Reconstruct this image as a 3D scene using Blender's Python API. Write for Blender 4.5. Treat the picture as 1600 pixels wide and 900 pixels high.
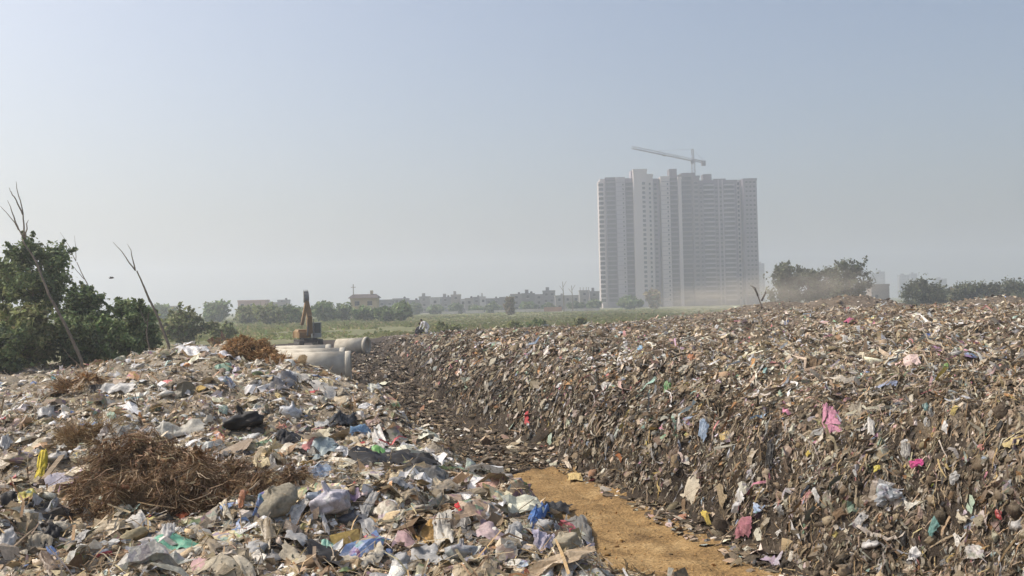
import bpy, math
import numpy as np
from mathutils import Vector, Matrix

for _o in list(bpy.data.objects):
    bpy.data.objects.remove(_o)
SC = bpy.context.scene
COL = SC.collection
RNG = np.random.default_rng(20240611)

# ------------------------------------------------------------------ camera
EYE = np.array([0.0, 0.0, 3.4])
FPX = 1537.0                                  # focal length in photo pixels (1600 wide)
PITCH = math.atan(26.0 / FPX)
ROLL = math.radians(1.35)
_f = np.array([0.0, math.cos(PITCH), math.sin(PITCH)])
_x0 = np.array([1.0, 0.0, 0.0])
_u0 = np.array([0.0, -math.sin(PITCH), math.cos(PITCH)])
CR = math.cos(ROLL) * _x0 - math.sin(ROLL) * _u0
CU = math.sin(ROLL) * _x0 + math.cos(ROLL) * _u0
CF = _f
cam_data = bpy.data.cameras.new("camera")
cam_data.sensor_width = 36.0
cam_data.lens = 36.0 * FPX / 1600.0
cam_data.clip_start = 0.1
cam_data.clip_end = 20000.0
cam = bpy.data.objects.new("camera", cam_data)
COL.objects.link(cam)
cam.matrix_world = Matrix(((CR[0], CU[0], -CF[0], EYE[0]), (CR[1], CU[1], -CF[1], EYE[1]), (CR[2], CU[2], -CF[2], EYE[2]), (0, 0, 0, 1)))
SC.camera = cam

# ------------------------------------------------------------------ light
SUN_AZ = math.radians(-78.0)                  # from +Y, towards -X: from the left, a little ahead
SUN_EL = math.radians(50.0)
world = bpy.data.worlds.new("World")
SC.world = world
world.use_nodes = True
wn = world.node_tree.nodes
wl = world.node_tree.links
bg = wn["Background"]
sky = wn.new("ShaderNodeTexSky")
sky.sky_type = 'NISHITA'
sky.sun_disc = False
sky.sun_elevation = SUN_EL
sky.sun_rotation = SUN_AZ
sky.altitude = 200.0
sky.air_density = 1.0
sky.dust_density = 5.6
sky.ozone_density = 0.5
wl.new(sky.outputs[0], bg.inputs[0])
bg.inputs[1].default_value = 0.108
sun_data = bpy.data.lights.new("sun", 'SUN')
sun_data.energy = 2.5
sun_data.angle = math.radians(1.5)
sun_data.color = (1.0, 0.93, 0.83)
sun = bpy.data.objects.new("sun", sun_data)
COL.objects.link(sun)
_sd = Vector((math.sin(SUN_AZ) * math.cos(SUN_EL), math.cos(SUN_AZ) * math.cos(SUN_EL), math.sin(SUN_EL)))
sun.rotation_euler = _sd.to_track_quat('Z', 'Y').to_euler()
sun.location = (-60, 20, 90)

SC.view_settings.view_transform = 'Standard'
SC.view_settings.look = 'None'
SC.view_settings.gamma = 1.0
SC.view_settings.exposure = 0.55
SC.view_settings.use_curve_mapping = False
SC.render.engine = 'CYCLES'
SC.cycles.use_denoising = True
SC.cycles.denoiser = 'OPENIMAGEDENOISE'
SC.cycles.denoising_input_passes = 'RGB_ALBEDO_NORMAL'
SC.cycles.max_bounces = 6
SC.cycles.diffuse_bounces = 3
SC.cycles.glossy_bounces = 2
SC.cycles.transmission_bounces = 3
SC.cycles.volume_bounces = 2
SC.cycles.caustics_reflective = False
SC.cycles.caustics_refractive = False
SC.cycles.use_adaptive_sampling = True
SC.cycles.adaptive_threshold = 0.02

# ------------------------------------------------------------------ numpy noise
def _hash(ix, iy, iz, seed):
    h = (ix.astype(np.int64) * 374761393 + iy.astype(np.int64) * 668265263 + iz.astype(np.int64) * 2147483647 + seed * 1274126177) & 0xFFFFFFFF
    h = ((h ^ (h >> 13)) * 1274126177) & 0xFFFFFFFF
    h = ((h ^ (h >> 16)) * 2246822519) & 0xFFFFFFFF
    return ((h ^ (h >> 15)) & 0xFFFFFF) / float(0xFFFFFF)

def noise2(x, y, seed=0):
    x = np.asarray(x, float); y = np.asarray(y, float)
    ix = np.floor(x); iy = np.floor(y)
    fx = x - ix; fy = y - iy
    ux = fx * fx * (3 - 2 * fx); uy = fy * fy * (3 - 2 * fy)
    z = np.zeros_like(ix)
    a = _hash(ix, iy, z, seed); b = _hash(ix + 1, iy, z, seed)
    c = _hash(ix, iy + 1, z, seed); d = _hash(ix + 1, iy + 1, z, seed)
    return ((a * (1 - ux) + b * ux) * (1 - uy) + (c * (1 - ux) + d * ux) * uy) * 2 - 1

def noise3(p, seed=0):
    x, y, z = p[..., 0], p[..., 1], p[..., 2]
    ix = np.floor(x); iy = np.floor(y); iz = np.floor(z)
    fx = x - ix; fy = y - iy; fz = z - iz
    ux = fx * fx * (3 - 2 * fx); uy = fy * fy * (3 - 2 * fy); uz = fz * fz * (3 - 2 * fz)
    r = 0
    for dx in (0, 1):
        for dy in (0, 1):
            for dz in (0, 1):
                w = (ux if dx else 1 - ux) * (uy if dy else 1 - uy) * (uz if dz else 1 - uz)
                r = r + w * _hash(ix + dx, iy + dy, iz + dz, seed)
    return r * 2 - 1

def fbm(x, y, octs=4, seed=0, gain=0.5):
    r = 0; a = 1.0; s = 1.0
    for k in range(octs):
        r = r + a * noise2(x * s + 17.3 * k, y * s - 9.1 * k, seed + k)
        a *= gain; s *= 2.03
    return r

def smooth(x, a, b):
    t = np.clip((x - a) / (b - a), 0, 1)
    return t * t * (3 - 2 * t)

# ------------------------------------------------------------------ mesh helpers
def mesh_from(name, verts, faces, colors=None, smooth_shade=True, mats=None, mat_index=None):
    """faces: (N,3) or (N,4) int array, or list of such arrays"""
    me = bpy.data.meshes.new(name)
    if not isinstance(faces, (list, tuple)):
        faces = [faces]
    faces = [np.asarray(f, np.int32) for f in faces if len(f)]
    v = np.asarray(verts, np.float32)
    me.vertices.add(len(v))
    me.vertices.foreach_set("co", v.ravel())
    loops = np.concatenate([f.ravel() for f in faces])
    tot = np.concatenate([np.full(len(f), f.shape[1], np.int32) for f in faces])
    st = np.zeros(len(tot), np.int32); st[1:] = np.cumsum(tot)[:-1]
    me.loops.add(len(loops))
    me.loops.foreach_set("vertex_index", loops)
    me.polygons.add(len(tot))
    me.polygons.foreach_set("loop_start", st)
    me.polygons.foreach_set("loop_total", tot)
    me.polygons.foreach_set("use_smooth", np.full(len(tot), bool(smooth_shade)))
    if mat_index is not None:
        me.polygons.foreach_set("material_index", np.asarray(mat_index, np.int32))
    me.update(calc_edges=True)
    if colors is not None:
        at = me.color_attributes.new("tint", 'FLOAT_COLOR', 'POINT')
        c = np.ones((len(v), 4), np.float32)
        c[:, :3] = colors
        at.data.foreach_set("color", c.ravel())
    for m in (mats or []):
        me.materials.append(m)
    return me

def link(name, me, parent=None, loc=None):
    o = bpy.data.objects.new(name, me)
    COL.objects.link(o)
    if parent is not None:
        o.parent = parent
    if loc is not None:
        o.location = loc
    return o

def tag(o, label=None, cat=None, group=None, kind=None):
    if label: o["label"] = label
    if cat: o["category"] = cat
    if group: o["group"] = group
    if kind: o["kind"] = kind
    return o

def empty(name, loc=(0, 0, 0), rz=0.0):
    o = bpy.data.objects.new(name, None)
    COL.objects.link(o)
    o.location = loc
    o.rotation_euler = (0, 0, rz)
    o.empty_display_size = 0.2
    return o

class MB:
    """collects boxes, tubes and sheets into ONE mesh"""
    def __init__(s):
        s.v = []; s.q = []; s.t = []; s.n = 0
    def add(s, v, q=None, t=None):
        v = np.asarray(v, float)
        if q is not None and len(q): s.q.append(np.asarray(q, int) + s.n)
        if t is not None and len(t): s.t.append(np.asarray(t, int) + s.n)
        s.v.append(v); s.n += len(v)
    def box(s, x0, x1, y0, y1, z0, z1):
        v = [(x, y, z) for z in (z0, z1) for y in (y0, y1) for x in (x0, x1)]
        s.add(v, q=[(0, 2, 3, 1), (4, 5, 7, 6), (0, 1, 5, 4), (2, 6, 7, 3), (0, 4, 6, 2), (1, 3, 7, 5)])
        return s
    def bar(s, a, b, w, h=None, up=(0, 0, 1), w2=None, h2=None):
        """box beam from a to b, width w across and h along up, tapering to w2, h2"""
        a = np.array(a, float); b = np.array(b, float)
        h = w if h is None else h; w2 = w if w2 is None else w2; h2 = h if h2 is None else h2
        d = b - a; d = d / np.linalg.norm(d)
        u = np.array(up, float); u = u - d * (u @ d)
        if np.linalg.norm(u) < 1e-6:
            u = np.array([1.0, 0, 0]) - d * d[0]
        u /= np.linalg.norm(u); r = np.cross(d, u)
        v = []
        for p, ww, hh in ((a, w, h), (b, w2, h2)):
            for sx, sy in ((-1, -1), (1, -1), (1, 1), (-1, 1)):
                v.append(p + r * sx * ww / 2 + u * sy * hh / 2)
        s.add(v, q=[(0, 1, 5, 4), (1, 2, 6, 5), (2, 3, 7, 6), (3, 0, 4, 7), (3, 2, 1, 0), (4, 5, 6, 7)])
        return s
    def tube(s, pts, radii, n=6, cap=True):
        pts = np.asarray(pts, float); k = len(pts)
        radii = np.broadcast_to(np.asarray(radii, float), (k,))
        d = np.gradient(pts, axis=0)
        d /= np.linalg.norm(d, axis=1)[:, None] + 1e-12
        ref = np.array([0.0, 0, 1.0]) if abs(d[0][2]) < 0.9 else np.array([1.0, 0, 0])
        v = []
        for i in range(k):
            u = ref - d[i] * (ref @ d[i]); u /= np.linalg.norm(u) + 1e-12
            r = np.cross(d[i], u)
            for j in range(n):
                a = 2 * math.pi * j / n
                v.append(pts[i] + (u * math.cos(a) + r * math.sin(a)) * radii[i])
        q = [(i * n + j, i * n + (j + 1) % n, (i + 1) * n + (j + 1) % n, (i + 1) * n + j) for i in range(k - 1) for j in range(n)]
        t = []
        if cap:
            v.append(pts[0]); v.append(pts[-1])
            t = [(k * n, (j + 1) % n, j) for j in range(n)] + [(k * n + 1, (k - 1) * n + j, (k - 1) * n + (j + 1) % n) for j in range(n)]
        s.add(v, q=q, t=t)
        return s
    def prism(s, outline, y0, y1):
        """outline in x,z extruded along y"""
        n = len(outline)
        v = [(x, y0, z) for x, z in outline] + [(x, y1, z) for x, z in outline]
        s.add(v, q=[(i, (i + 1) % n, n + (i + 1) % n, n + i) for i in range(n)])
        c = np.mean(np.array(outline), axis=0)
        v2 = [(x, y0, z) for x, z in outline] + [(c[0], y0, c[1])]
        s.add(v2, t=[(n, (i + 1) % n, i) for i in range(n)])
        v3 = [(x, y1, z) for x, z in outline] + [(c[0], y1, c[1])]
        s.add(v3, t=[(n, i, (i + 1) % n) for i in range(n)])
        return s
    def mesh(s, name, mat, smooth_shade=False):
        fs = []
        if s.q: fs.append(np.concatenate(s.q))
        if s.t: fs.append(np.concatenate(s.t))
        return mesh_from(name, np.concatenate(s.v), fs, smooth_shade=smooth_shade, mats=[mat])
    def build(s, name, mat, parent=None, smooth_shade=False, loc=None):
        return link(name, s.mesh(name, mat, smooth_shade), parent, loc)

# ------------------------------------------------------------------ materials
def new_mat(name):
    m = bpy.data.materials.new(name)
    m.use_nodes = True
    return m, m.node_tree.nodes, m.node_tree.links, m.node_tree.nodes["Principled BSDF"]

def mat_plain(name, col, rough=0.8, var=0.25, scale=3.0, metallic=0.0, dirt=None, dirt_amt=0.4, bump=0.0, spec=0.3):
    """one colour broken up by noise, with patches of dirt"""
    m, n, l, b = new_mat(name)
    tc = n.new("ShaderNodeTexCoord")
    nz = n.new("ShaderNodeTexNoise"); nz.inputs["Scale"].default_value = scale; nz.inputs["Detail"].default_value = 6
    l.new(tc.outputs["Object"], nz.inputs["Vector"])
    r = n.new("ShaderNodeMapRange")
    r.inputs["From Min"].default_value = 0.3; r.inputs["From Max"].default_value = 0.7
    r.inputs["To Min"].default_value = 1 - var; r.inputs["To Max"].default_value = 1 + var
    l.new(nz.outputs["Fac"], r.inputs["Value"])
    mul = n.new("ShaderNodeVectorMath"); mul.operation = 'SCALE'
    mul.inputs[0].default_value = col[:3]
    l.new(r.outputs[0], mul.inputs["Scale"])
    out = mul.outputs[0]
    if dirt:
        nz2 = n.new("ShaderNodeTexNoise"); nz2.inputs["Scale"].default_value = scale * 0.45; nz2.inputs["Detail"].default_value = 8
        l.new(tc.outputs["Object"], nz2.inputs["Vector"])
        r2 = n.new("ShaderNodeMapRange"); r2.inputs["From Min"].default_value = 0.42; r2.inputs["From Max"].default_value = 0.66
        r2.inputs["To Max"].default_value = dirt_amt
        l.new(nz2.outputs["Fac"], r2.inputs["Value"])
        mx = n.new("ShaderNodeMix"); mx.data_type = 'RGBA'
        l.new(r2.outputs[0], mx.inputs["Factor"]); l.new(out, mx.inputs["A"]); mx.inputs["B"].default_value = (*dirt, 1)
        out = mx.outputs["Result"]
    l.new(out, b.inputs["Base Color"])
    b.inputs["Roughness"].default_value = rough
    b.inputs["Metallic"].default_value = metallic
    b.inputs["Specular IOR Level"].default_value = spec
    if bump:
        bp = n.new("ShaderNodeBump"); bp.inputs["Strength"].default_value = bump; bp.inputs["Distance"].default_value = 0.02
        l.new(nz.outputs["Fac"], bp.inputs["Height"]); l.new(bp.outputs[0], b.inputs["Normal"])
    return m

def mat_tint(name, rough=0.8, dirt=(0.29, 0.245, 0.18), dirt_amt=0.5, scale=9.0, spec=0.3, source='attr', thin=0.0, mult=1.0, prints=0.0):
    """colour from the piece itself (mesh tint or object colour) under blotches of dust"""
    m, n, l, b = new_mat(name)
    if source == 'attr':
        a = n.new("ShaderNodeAttribute"); a.attribute_name = "tint"; src = a.outputs["Color"]
    else:
        a = n.new("ShaderNodeObjectInfo"); src = a.outputs["Color"]
    tc = n.new("ShaderNodeNewGeometry")
    nz = n.new("ShaderNodeTexNoise"); nz.inputs["Scale"].default_value = scale; nz.inputs["Detail"].default_value = 7; nz.inputs["Roughness"].default_value = 0.65
    l.new(tc.outputs["Position"], nz.inputs["Vector"])
    r = n.new("ShaderNodeMapRange"); r.inputs["From Min"].default_value = 0.40; r.inputs["From Max"].default_value = 0.72; r.inputs["To Max"].default_value = dirt_amt
    l.new(nz.outputs["Fac"], r.inputs["Value"])
    mx = n.new("ShaderNodeMix"); mx.data_type = 'RGBA'
    l.new(r.outputs[0], mx.inputs["Factor"]); l.new(src, mx.inputs["A"]); mx.inputs["B"].default_value = (*dirt, 1)
    if prints:
        # printed bands and blocks on about a third of the pieces
        vo = n.new("ShaderNodeTexVoronoi"); vo.distance = 'MANHATTAN'; vo.inputs["Scale"].default_value = 16
        l.new(tc.outputs["Position"], vo.inputs["Vector"])
        sep = n.new("ShaderNodeSeparateColor"); l.new(vo.outputs["Color"], sep.inputs[0])
        gt = n.new("ShaderNodeMath"); gt.operation = 'GREATER_THAN'; gt.inputs[1].default_value = .62; l.new(sep.outputs[0], gt.inputs[0])
        gi_ = n.new("ShaderNodeMath"); gi_.operation = 'GREATER_THAN'; gi_.inputs[1].default_value = .62
        if source == 'attr': l.new(tc.outputs["Random Per Island"], gi_.inputs[0])
        else: l.new(a.outputs["Random"], gi_.inputs[0])
        mm_ = n.new("ShaderNodeMath"); mm_.operation = 'MULTIPLY'; l.new(gt.outputs[0], mm_.inputs[0]); l.new(gi_.outputs[0], mm_.inputs[1])
        m3 = n.new("ShaderNodeMath"); m3.operation = 'MULTIPLY'; m3.inputs[1].default_value = prints; l.new(mm_.outputs[0], m3.inputs[0])
        hs = n.new("ShaderNodeHueSaturation"); hs.inputs["Saturation"].default_value = 1.6; hs.inputs["Value"].default_value = .55
        l.new(sep.outputs[1], hs.inputs["Hue"]); l.new(src, hs.inputs["Color"])
        mp = n.new("ShaderNodeMix"); mp.data_type = 'RGBA'; l.new(m3.outputs[0], mp.inputs["Factor"]); l.new(src, mp.inputs["A"]); l.new(hs.outputs[0], mp.inputs["B"])
        l.new(mp.outputs["Result"], mx.inputs["A"])
    nz2 = n.new("ShaderNodeTexNoise"); nz2.inputs["Scale"].default_value = scale * 5; nz2.inputs["Detail"].default_value = 3
    l.new(tc.outputs["Position"], nz2.inputs["Vector"])
    r2 = n.new("ShaderNodeMapRange"); r2.inputs["From Min"].default_value = 0.3; r2.inputs["From Max"].default_value = 0.7; r2.inputs["To Min"].default_value = 0.8 * mult; r2.inputs["To Max"].default_value = 1.15 * mult
    l.new(nz2.outputs["Fac"], r2.inputs["Value"])
    ml = n.new("ShaderNodeVectorMath"); ml.operation = 'SCALE'
    l.new(mx.outputs["Result"], ml.inputs[0]); l.new(r2.outputs[0], ml.inputs["Scale"])
    l.new(ml.outputs[0], b.inputs["Base Color"])
    b.inputs["Roughness"].default_value = rough
    b.inputs["Specular IOR Level"].default_value = spec
    bp = n.new("ShaderNodeBump"); bp.inputs["Strength"].default_value = 0.55; bp.inputs["Distance"].default_value = 0.012
    l.new(nz2.outputs["Fac"], bp.inputs["Height"]); l.new(bp.outputs[0], b.inputs["Normal"])
    if thin > 0:
        tr = n.new("ShaderNodeBsdfTranslucent"); l.new(ml.outputs[0], tr.inputs["Color"])
        ms = n.new("ShaderNodeMixShader"); ms.inputs[0].default_value = thin
        l.new(b.outputs[0], ms.inputs[1]); l.new(tr.outputs[0], ms.inputs[2])
        l.new(ms.outputs[0], n["Material Output"].inputs["Surface"])
    return m

# ------------------------------------------------------------------ the lie of the land
_FY = np.array([-20, 2, 5, 8, 12.1, 16, 19.3, 22.1, 26.1, 28.9, 38, 48.8, 65, 90, 130.])
_FX = np.array([14.1, 6.6, 5.6, 4.7, 3.40, 2.42, 1.5, 1.0, -.4, -1.3, -3.1, -4.9, -7.6, -12.0, -18.0])
_EY = np.array([-20, 0, 3, 6, 7.2, 8.8, 10.2, 11.2, 13.2, 19.5, 24, 28, 36, 60.])
_EX = np.array([4.6, 1.4, 1.1, 0.72, 0.60, 0.32, -0.12, -0.70, -1.42, -3.0, -4.8, -6.6, -9.5, -16.])
_EH = np.array([1.6, 1.65, 1.65, 1.62, 1.60, 1.58, 1.58, 1.60, 1.66, 1.80, 1.86, 1.4, 0.4, 0.0])
# crest left of the edge: height by distance
_LH_Y = np.array([-20, 3, 6, 10, 15, 20, 25, 29, 34, 42, 50, 70.])
_LH_H = np.array([1.6, 1.65, 1.66, 1.72, 1.90, 2.22, 2.52, 2.3, 1.6, 1.1, 0.8, 0.0])
_LF_H = np.array([1.6, 1.6, 1.55, 1.42, 1.28, 1.18, 1.15, 1.15, 1.12, 1.05, 0.8, 0.0])   # far left shoulder

def foot_right(y): return np.interp(y, _FY, _FX)
def edge_left(y): return np.interp(y, _EY, _EX)

def h_right(x, y):
    lat = (x - foot_right(y)) * 0.95
    lat = lat + 0.35 * noise2(x * 0.45, y * 0.45, 5) + 0.26 * noise2(x * 1.3, y * 1.3, 6) + 0.10 * noise2(x * 3.2, y * 3.2, 7)
    h = np.interp(lat, [0, .2, .75, 1.5, 2.7, 5.0, 9, 20, 60], [0, .5, 1.3, 1.82, 2.14, 2.32, 2.40, 2.44, 2.46])
    s = np.interp(y, [-50, 35, 55, 80, 100, 122], [1, 1, .82, .46, .22, 0.0])
    s2 = np.interp(y, [-50, 50, 75, 100, 150], [1, 1, .85, .5, 0.0])
    t = smooth(x, 3, 16)
    h = h * (s * (1 - t) + s2 * t) * (1 + 0.10 * smooth(x, 8, 17))
    return h

def h_left(x, y):
    e = edge_left(y) + 0.25 * noise2(y * 0.8, x * 0.1, 8)
    d = x - e
    top = np.interp(y, _LH_Y, _LH_H); far = np.interp(y, _LH_Y, _LF_H); he = np.interp(y, _EY, _EH)
    t = smooth(-d, 0.0, 2.0)
    k = smooth(-(x + 0.30 * y), 0.0, 7.0)
    inner = he * (1 - t) + (top * (1 - k) + far * k) * t
    fall = np.interp(d, [0, .35, .9, 1.45, 1.8], [1, .82, .42, .06, 0])
    return np.where(d > 0, he * fall, inner)

FAR_MOUNDS = [(27, 108, 2.5, 9, 6), (42, 122, 3.5, 10, 7), (35, 128, 2.9, 12, 7), (55, 112, 3.0, 10, 8), (70, 118, 3.2, 14, 9), (20, 112, 1.7, 8, 5), (62, 95, 2.6, 9, 8)]
def height(x, y):
    x = np.asarray(x, float); y = np.asarray(y, float)
    hr = h_right(x, y); hl = h_left(x, y)
    h = np.maximum(hr, hl)
    for cx, cy, hh, sx, sy in FAR_MOUNDS:
        g = hh * np.exp(-((x - cx) / sx) ** 2 - ((y - cy) / sy) ** 2)
        h = np.maximum(h, g)
    m = smooth(h, 0.05, 0.6)                      # rough where there is rubbish, smooth on the track
    r = 0.16 * fbm(x * 0.9, y * 0.9, 3, 11) + 0.09 * fbm(x * 3.1, y * 3.1, 3, 15)
    h = h + m * r + 0.03 * fbm(x * 0.7, y * 0.7, 3, 21) * smooth(y, -5, 200)
    return h

def normal_at(x, y, e=0.12):
    dx = (height(x + e, y) - height(x - e, y)) / (2 * e)
    dy = (height(x, y + e) - height(x, y - e)) / (2 * e)
    n = np.stack([-dx, -dy, np.ones_like(dx)], -1)
    return n / np.linalg.norm(n, axis=-1, keepdims=True)

def ray_dir(px, py):
    d = CF + CR * ((px - 800.0) / FPX) - CU * ((py - 450.0) / FPX)
    return d

def at(px, py, depth):
    """the point seen at a photo pixel, `depth` metres ahead"""
    d = ray_dir(px, py)
    return EYE + d * (depth / d[1])

def ground_hit(px, py, start=3.0, end=160.0):
    d = ray_dir(px, py); d = d / d[1]
    s = np.geomspace(start, end, 1100)
    p = EYE[None, :] + d[None, :] * s[:, None]
    below = p[:, 2] < height(p[:, 0], p[:, 1])
    i = np.argmax(below) if below.any() else len(s) - 1
    return p[i], s[i]

def plain_z(y): return 0.0
# ------------------------------------------------------------------ ground materials
def mat_soil(name, c1, c2, c3, scale=1.5, rough=0.95, bump=0.6, dist=0.05):
    m, n, l, b = new_mat(name)
    g = n.new("ShaderNodeNewGeometry")
    nz = n.new("ShaderNodeTexNoise"); nz.inputs["Scale"].default_value = scale; nz.inputs["Detail"].default_value = 10; nz.inputs["Roughness"].default_value = 0.65
    l.new(g.outputs["Position"], nz.inputs["Vector"])
    cr = n.new("ShaderNodeValToRGB")
    cr.color_ramp.elements[0].position = 0.32; cr.color_ramp.elements[0].color = (*c1, 1)
    cr.color_ramp.elements[1].position = 0.68; cr.color_ramp.elements[1].color = (*c3, 1)
    e = cr.color_ramp.elements.new(0.5); e.color = (*c2, 1)
    l.new(nz.outputs["Fac"], cr.inputs["Fac"])
    nz2 = n.new("ShaderNodeTexNoise"); nz2.inputs["Scale"].default_value = scale * 14; nz2.inputs["Detail"].default_value = 6
    l.new(g.outputs["Position"], nz2.inputs["Vector"])
    r = n.new("ShaderNodeMapRange"); r.inputs["From Min"].default_value = 0.3; r.inputs["From Max"].default_value = 0.7; r.inputs["To Min"].default_value = 0.7; r.inputs["To Max"].default_value = 1.25
    l.new(nz2.outputs["Fac"], r.inputs["Value"])
    ml = n.new("ShaderNodeVectorMath"); ml.operation = 'SCALE'
    l.new(cr.outputs[0], ml.inputs[0]); l.new(r.outputs[0], ml.inputs["Scale"])
    l.new(ml.outputs[0], b.inputs["Base Color"])
    b.inputs["Roughness"].default_value = rough; b.inputs["Specular IOR Level"].default_value = 0.15
    bp = n.new("ShaderNodeBump"); bp.inputs["Strength"].default_value = bump; bp.inputs["Distance"].default_value = dist
    l.new(nz2.outputs["Fac"], bp.inputs["Height"]); l.new(bp.outputs[0], b.inputs["Normal"])
    return m

M_LEFT = mat_soil("mound_soil_pale", (0.16, 0.132, 0.095), (0.27, 0.23, 0.175), (0.38, 0.335, 0.265), 2.2)
M_RIGHT = mat_soil("mound_soil_dark", (0.075, 0.058, 0.041), (0.145, 0.115, 0.082), (0.22, 0.18, 0.135), 2.2)
M_TRACK = mat_soil("ochre_track", (0.15, 0.094, 0.044), (0.30, 0.194, 0.085), (0.40, 0.28, 0.138), 1.5, bump=1.0)
M_DARK = mat_soil("trench_soil", (0.03, 0.024, 0.019), (0.06, 0.048, 0.037), (0.10, 0.08, 0.06), 2.0)  # trench and bank foot: dark soil, deepened to include their shade
M_FIELD = mat_soil("field_soil", (0.115, 0.125, 0.06), (0.165, 0.17, 0.085), (0.23, 0.21, 0.125), 0.05, bump=0.2)

# one height field in a fan of cells that grow with distance, cut into pieces of the setting
rows = np.concatenate([np.linspace(1.0, 5.0, 20)[:-1], np.geomspace(5.0, 175.0, 400)])
ang = np.tan(np.radians(np.linspace(-50, 50, 360)))
YY, AA = np.meshgrid(rows, ang, indexing='ij')
XX = AA * (YY + 4.0)
ZZ = height(XX, YY)
ZZ = ZZ + np.where((h_right(XX, YY) < .1) & (h_left(XX, YY) < .1) & (YY < 40), .035 * fbm(XX * 2.2, YY * 1.4, 4, 91) - .05 * np.exp(-((XX - foot_right(YY) + .75) / .12) ** 2) - .045 * np.exp(-((XX - foot_right(YY) + 1.5) / .13) ** 2), 0)
edge = smooth(YY, 150, 172)
ZZ = ZZ * (1 - edge) + edge * 0.0
nr, nc = XX.shape
idx = np.arange(nr * nc).reshape(nr, nc)
quads = np.stack([idx[:-1, :-1], idx[:-1, 1:], idx[1:, 1:], idx[1:, :-1]], -1).reshape(-1, 4)
cx = 0.25 * (XX[:-1, :-1] + XX[:-1, 1:] + XX[1:, 1:] + XX[1:, :-1]).ravel()
cy = 0.25 * (YY[:-1, :-1] + YY[:-1, 1:] + YY[1:, 1:] + YY[1:, :-1]).ravel()
hr = h_right(cx, cy); hl = h_left(cx, cy)

def track_mask(x, y):
    """where the bare ochre track shows between the two mounds"""
    f = foot_right(y)
    wob = 0.16 * noise2(y * 1.6, x * 1.6, 31) + 0.10 * noise2(y * 4, x * 4, 32)
    return (x < f - 0.18 + wob) & (x > edge_left(y) + 1.05 + wob) & (y < 20.4 + 3.0 * wob)

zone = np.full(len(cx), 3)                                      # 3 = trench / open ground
zone[(hl > 0.10) & (hl >= hr)] = 0
zone[(hr > 0.06) & (hr > hl)] = 1
zone[track_mask(cx, cy) & (hr < 0.12)] = 2
mm = np.zeros(len(cx))
for c in FAR_MOUNDS:
    mm = np.maximum(mm, c[2] * np.exp(-((cx - c[0]) / c[3]) ** 2 - ((cy - c[1]) / c[4]) ** 2))
zone[(mm > 0.15) & (zone == 3)] = 4
zone[(zone == 3) & (cy > 112 + 6 * noise2(cx * .1, cy * .1, 41))] = 5
zone[(zone == 3) & (cx < -22 + 2 * noise2(cx * .2, cy * .2, 42))] = 5
verts_all = np.stack([XX.ravel(), YY.ravel(), ZZ.ravel()], -1)
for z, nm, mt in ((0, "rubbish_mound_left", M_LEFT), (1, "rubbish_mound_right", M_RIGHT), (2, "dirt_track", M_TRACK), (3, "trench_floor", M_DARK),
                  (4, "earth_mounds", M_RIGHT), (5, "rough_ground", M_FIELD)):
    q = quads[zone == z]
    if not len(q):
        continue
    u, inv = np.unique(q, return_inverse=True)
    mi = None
    if z == 1:                                         # foot of the bank: dark soil colour with its shade painted in
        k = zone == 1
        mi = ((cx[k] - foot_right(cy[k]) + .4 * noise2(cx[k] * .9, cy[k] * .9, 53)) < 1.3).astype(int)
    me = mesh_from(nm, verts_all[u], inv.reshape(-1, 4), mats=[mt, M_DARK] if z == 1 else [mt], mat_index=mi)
    o = link(nm, me)
    tag(o, kind="structure")
# the plain beyond, out to the horizon
mb = MB()
R0, R1 = 60.0, 3800.0
ring = [0.0, 60, 120, 174.0, 260, 400, 700, 1200, 2400]
xs = np.array([-2400, -1200, -600, -300, -150, -60, 0, 60, 150, 300, 600, 1200, 2400.])
ys = np.array([-300, -60, 0, 60, 150, 300, 600, 1200, 2500.])
GX, GY = np.meshgrid(xs, ys)
gi = np.arange(GX.size).reshape(GX.shape)
mb.add(np.stack([GX.ravel(), GY.ravel(), np.full(GX.size, -0.16)], -1), q=np.stack([gi[:-1, :-1], gi[:-1, 1:], gi[1:, 1:], gi[1:, :-1]], -1).reshape(-1, 4))
tag(mb.build("ground", M_FIELD), kind="structure")

# ------------------------------------------------------------------ the air
def mat_haze(name, density, col, g=0.0):
    m, n, l, b = new_mat(name)
    n.remove(b)
    v = n.new("ShaderNodeVolumePrincipled")
    v.inputs["Color"].default_value = (*col, 1)
    v.inputs["Density"].default_value = density
    v.inputs["Anisotropy"].default_value = g
    l.new(v.outputs[0], n["Material Output"].inputs["Volume"])
    return m
hz = MB().box(-2500, 2500, -400, 2600, -1.4, 118.0).build("haze", mat_haze("haze_air", 0.00090, (0.87, 0.925, 1.0), 0.45))
tag(hz, kind="stuff")
# ------------------------------------------------------------------ rubbish: shapes
def ragged(n, rng, amt=0.18):
    g = np.linspace(-0.5, 0.5, n)
    u, v = np.meshgrid(g, g, indexing='ij')
    ph = rng.uniform(0, 50, 4)
    eu = 1 + amt * noise2(v * 4 + ph[0], ph[1] + np.sign(u) * 3, 1) + amt * 0.6 * noise2(v * 11 + ph[2], np.sign(u) * 5, 2)
    ev = 1 + amt * noise2(u * 4 + ph[2], ph[3] + np.sign(v) * 3, 3) + amt * 0.6 * noise2(u * 11 + ph[1], np.sign(v) * 5, 4)
    return u * eu, v * ev

def grid_quads(n, m=None):
    m = m or n
    i = np.arange(n * m).reshape(n, m)
    return np.stack([i[:-1, :-1], i[1:, :-1], i[1:, 1:], i[:-1, 1:]], -1).reshape(-1, 4)

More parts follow.
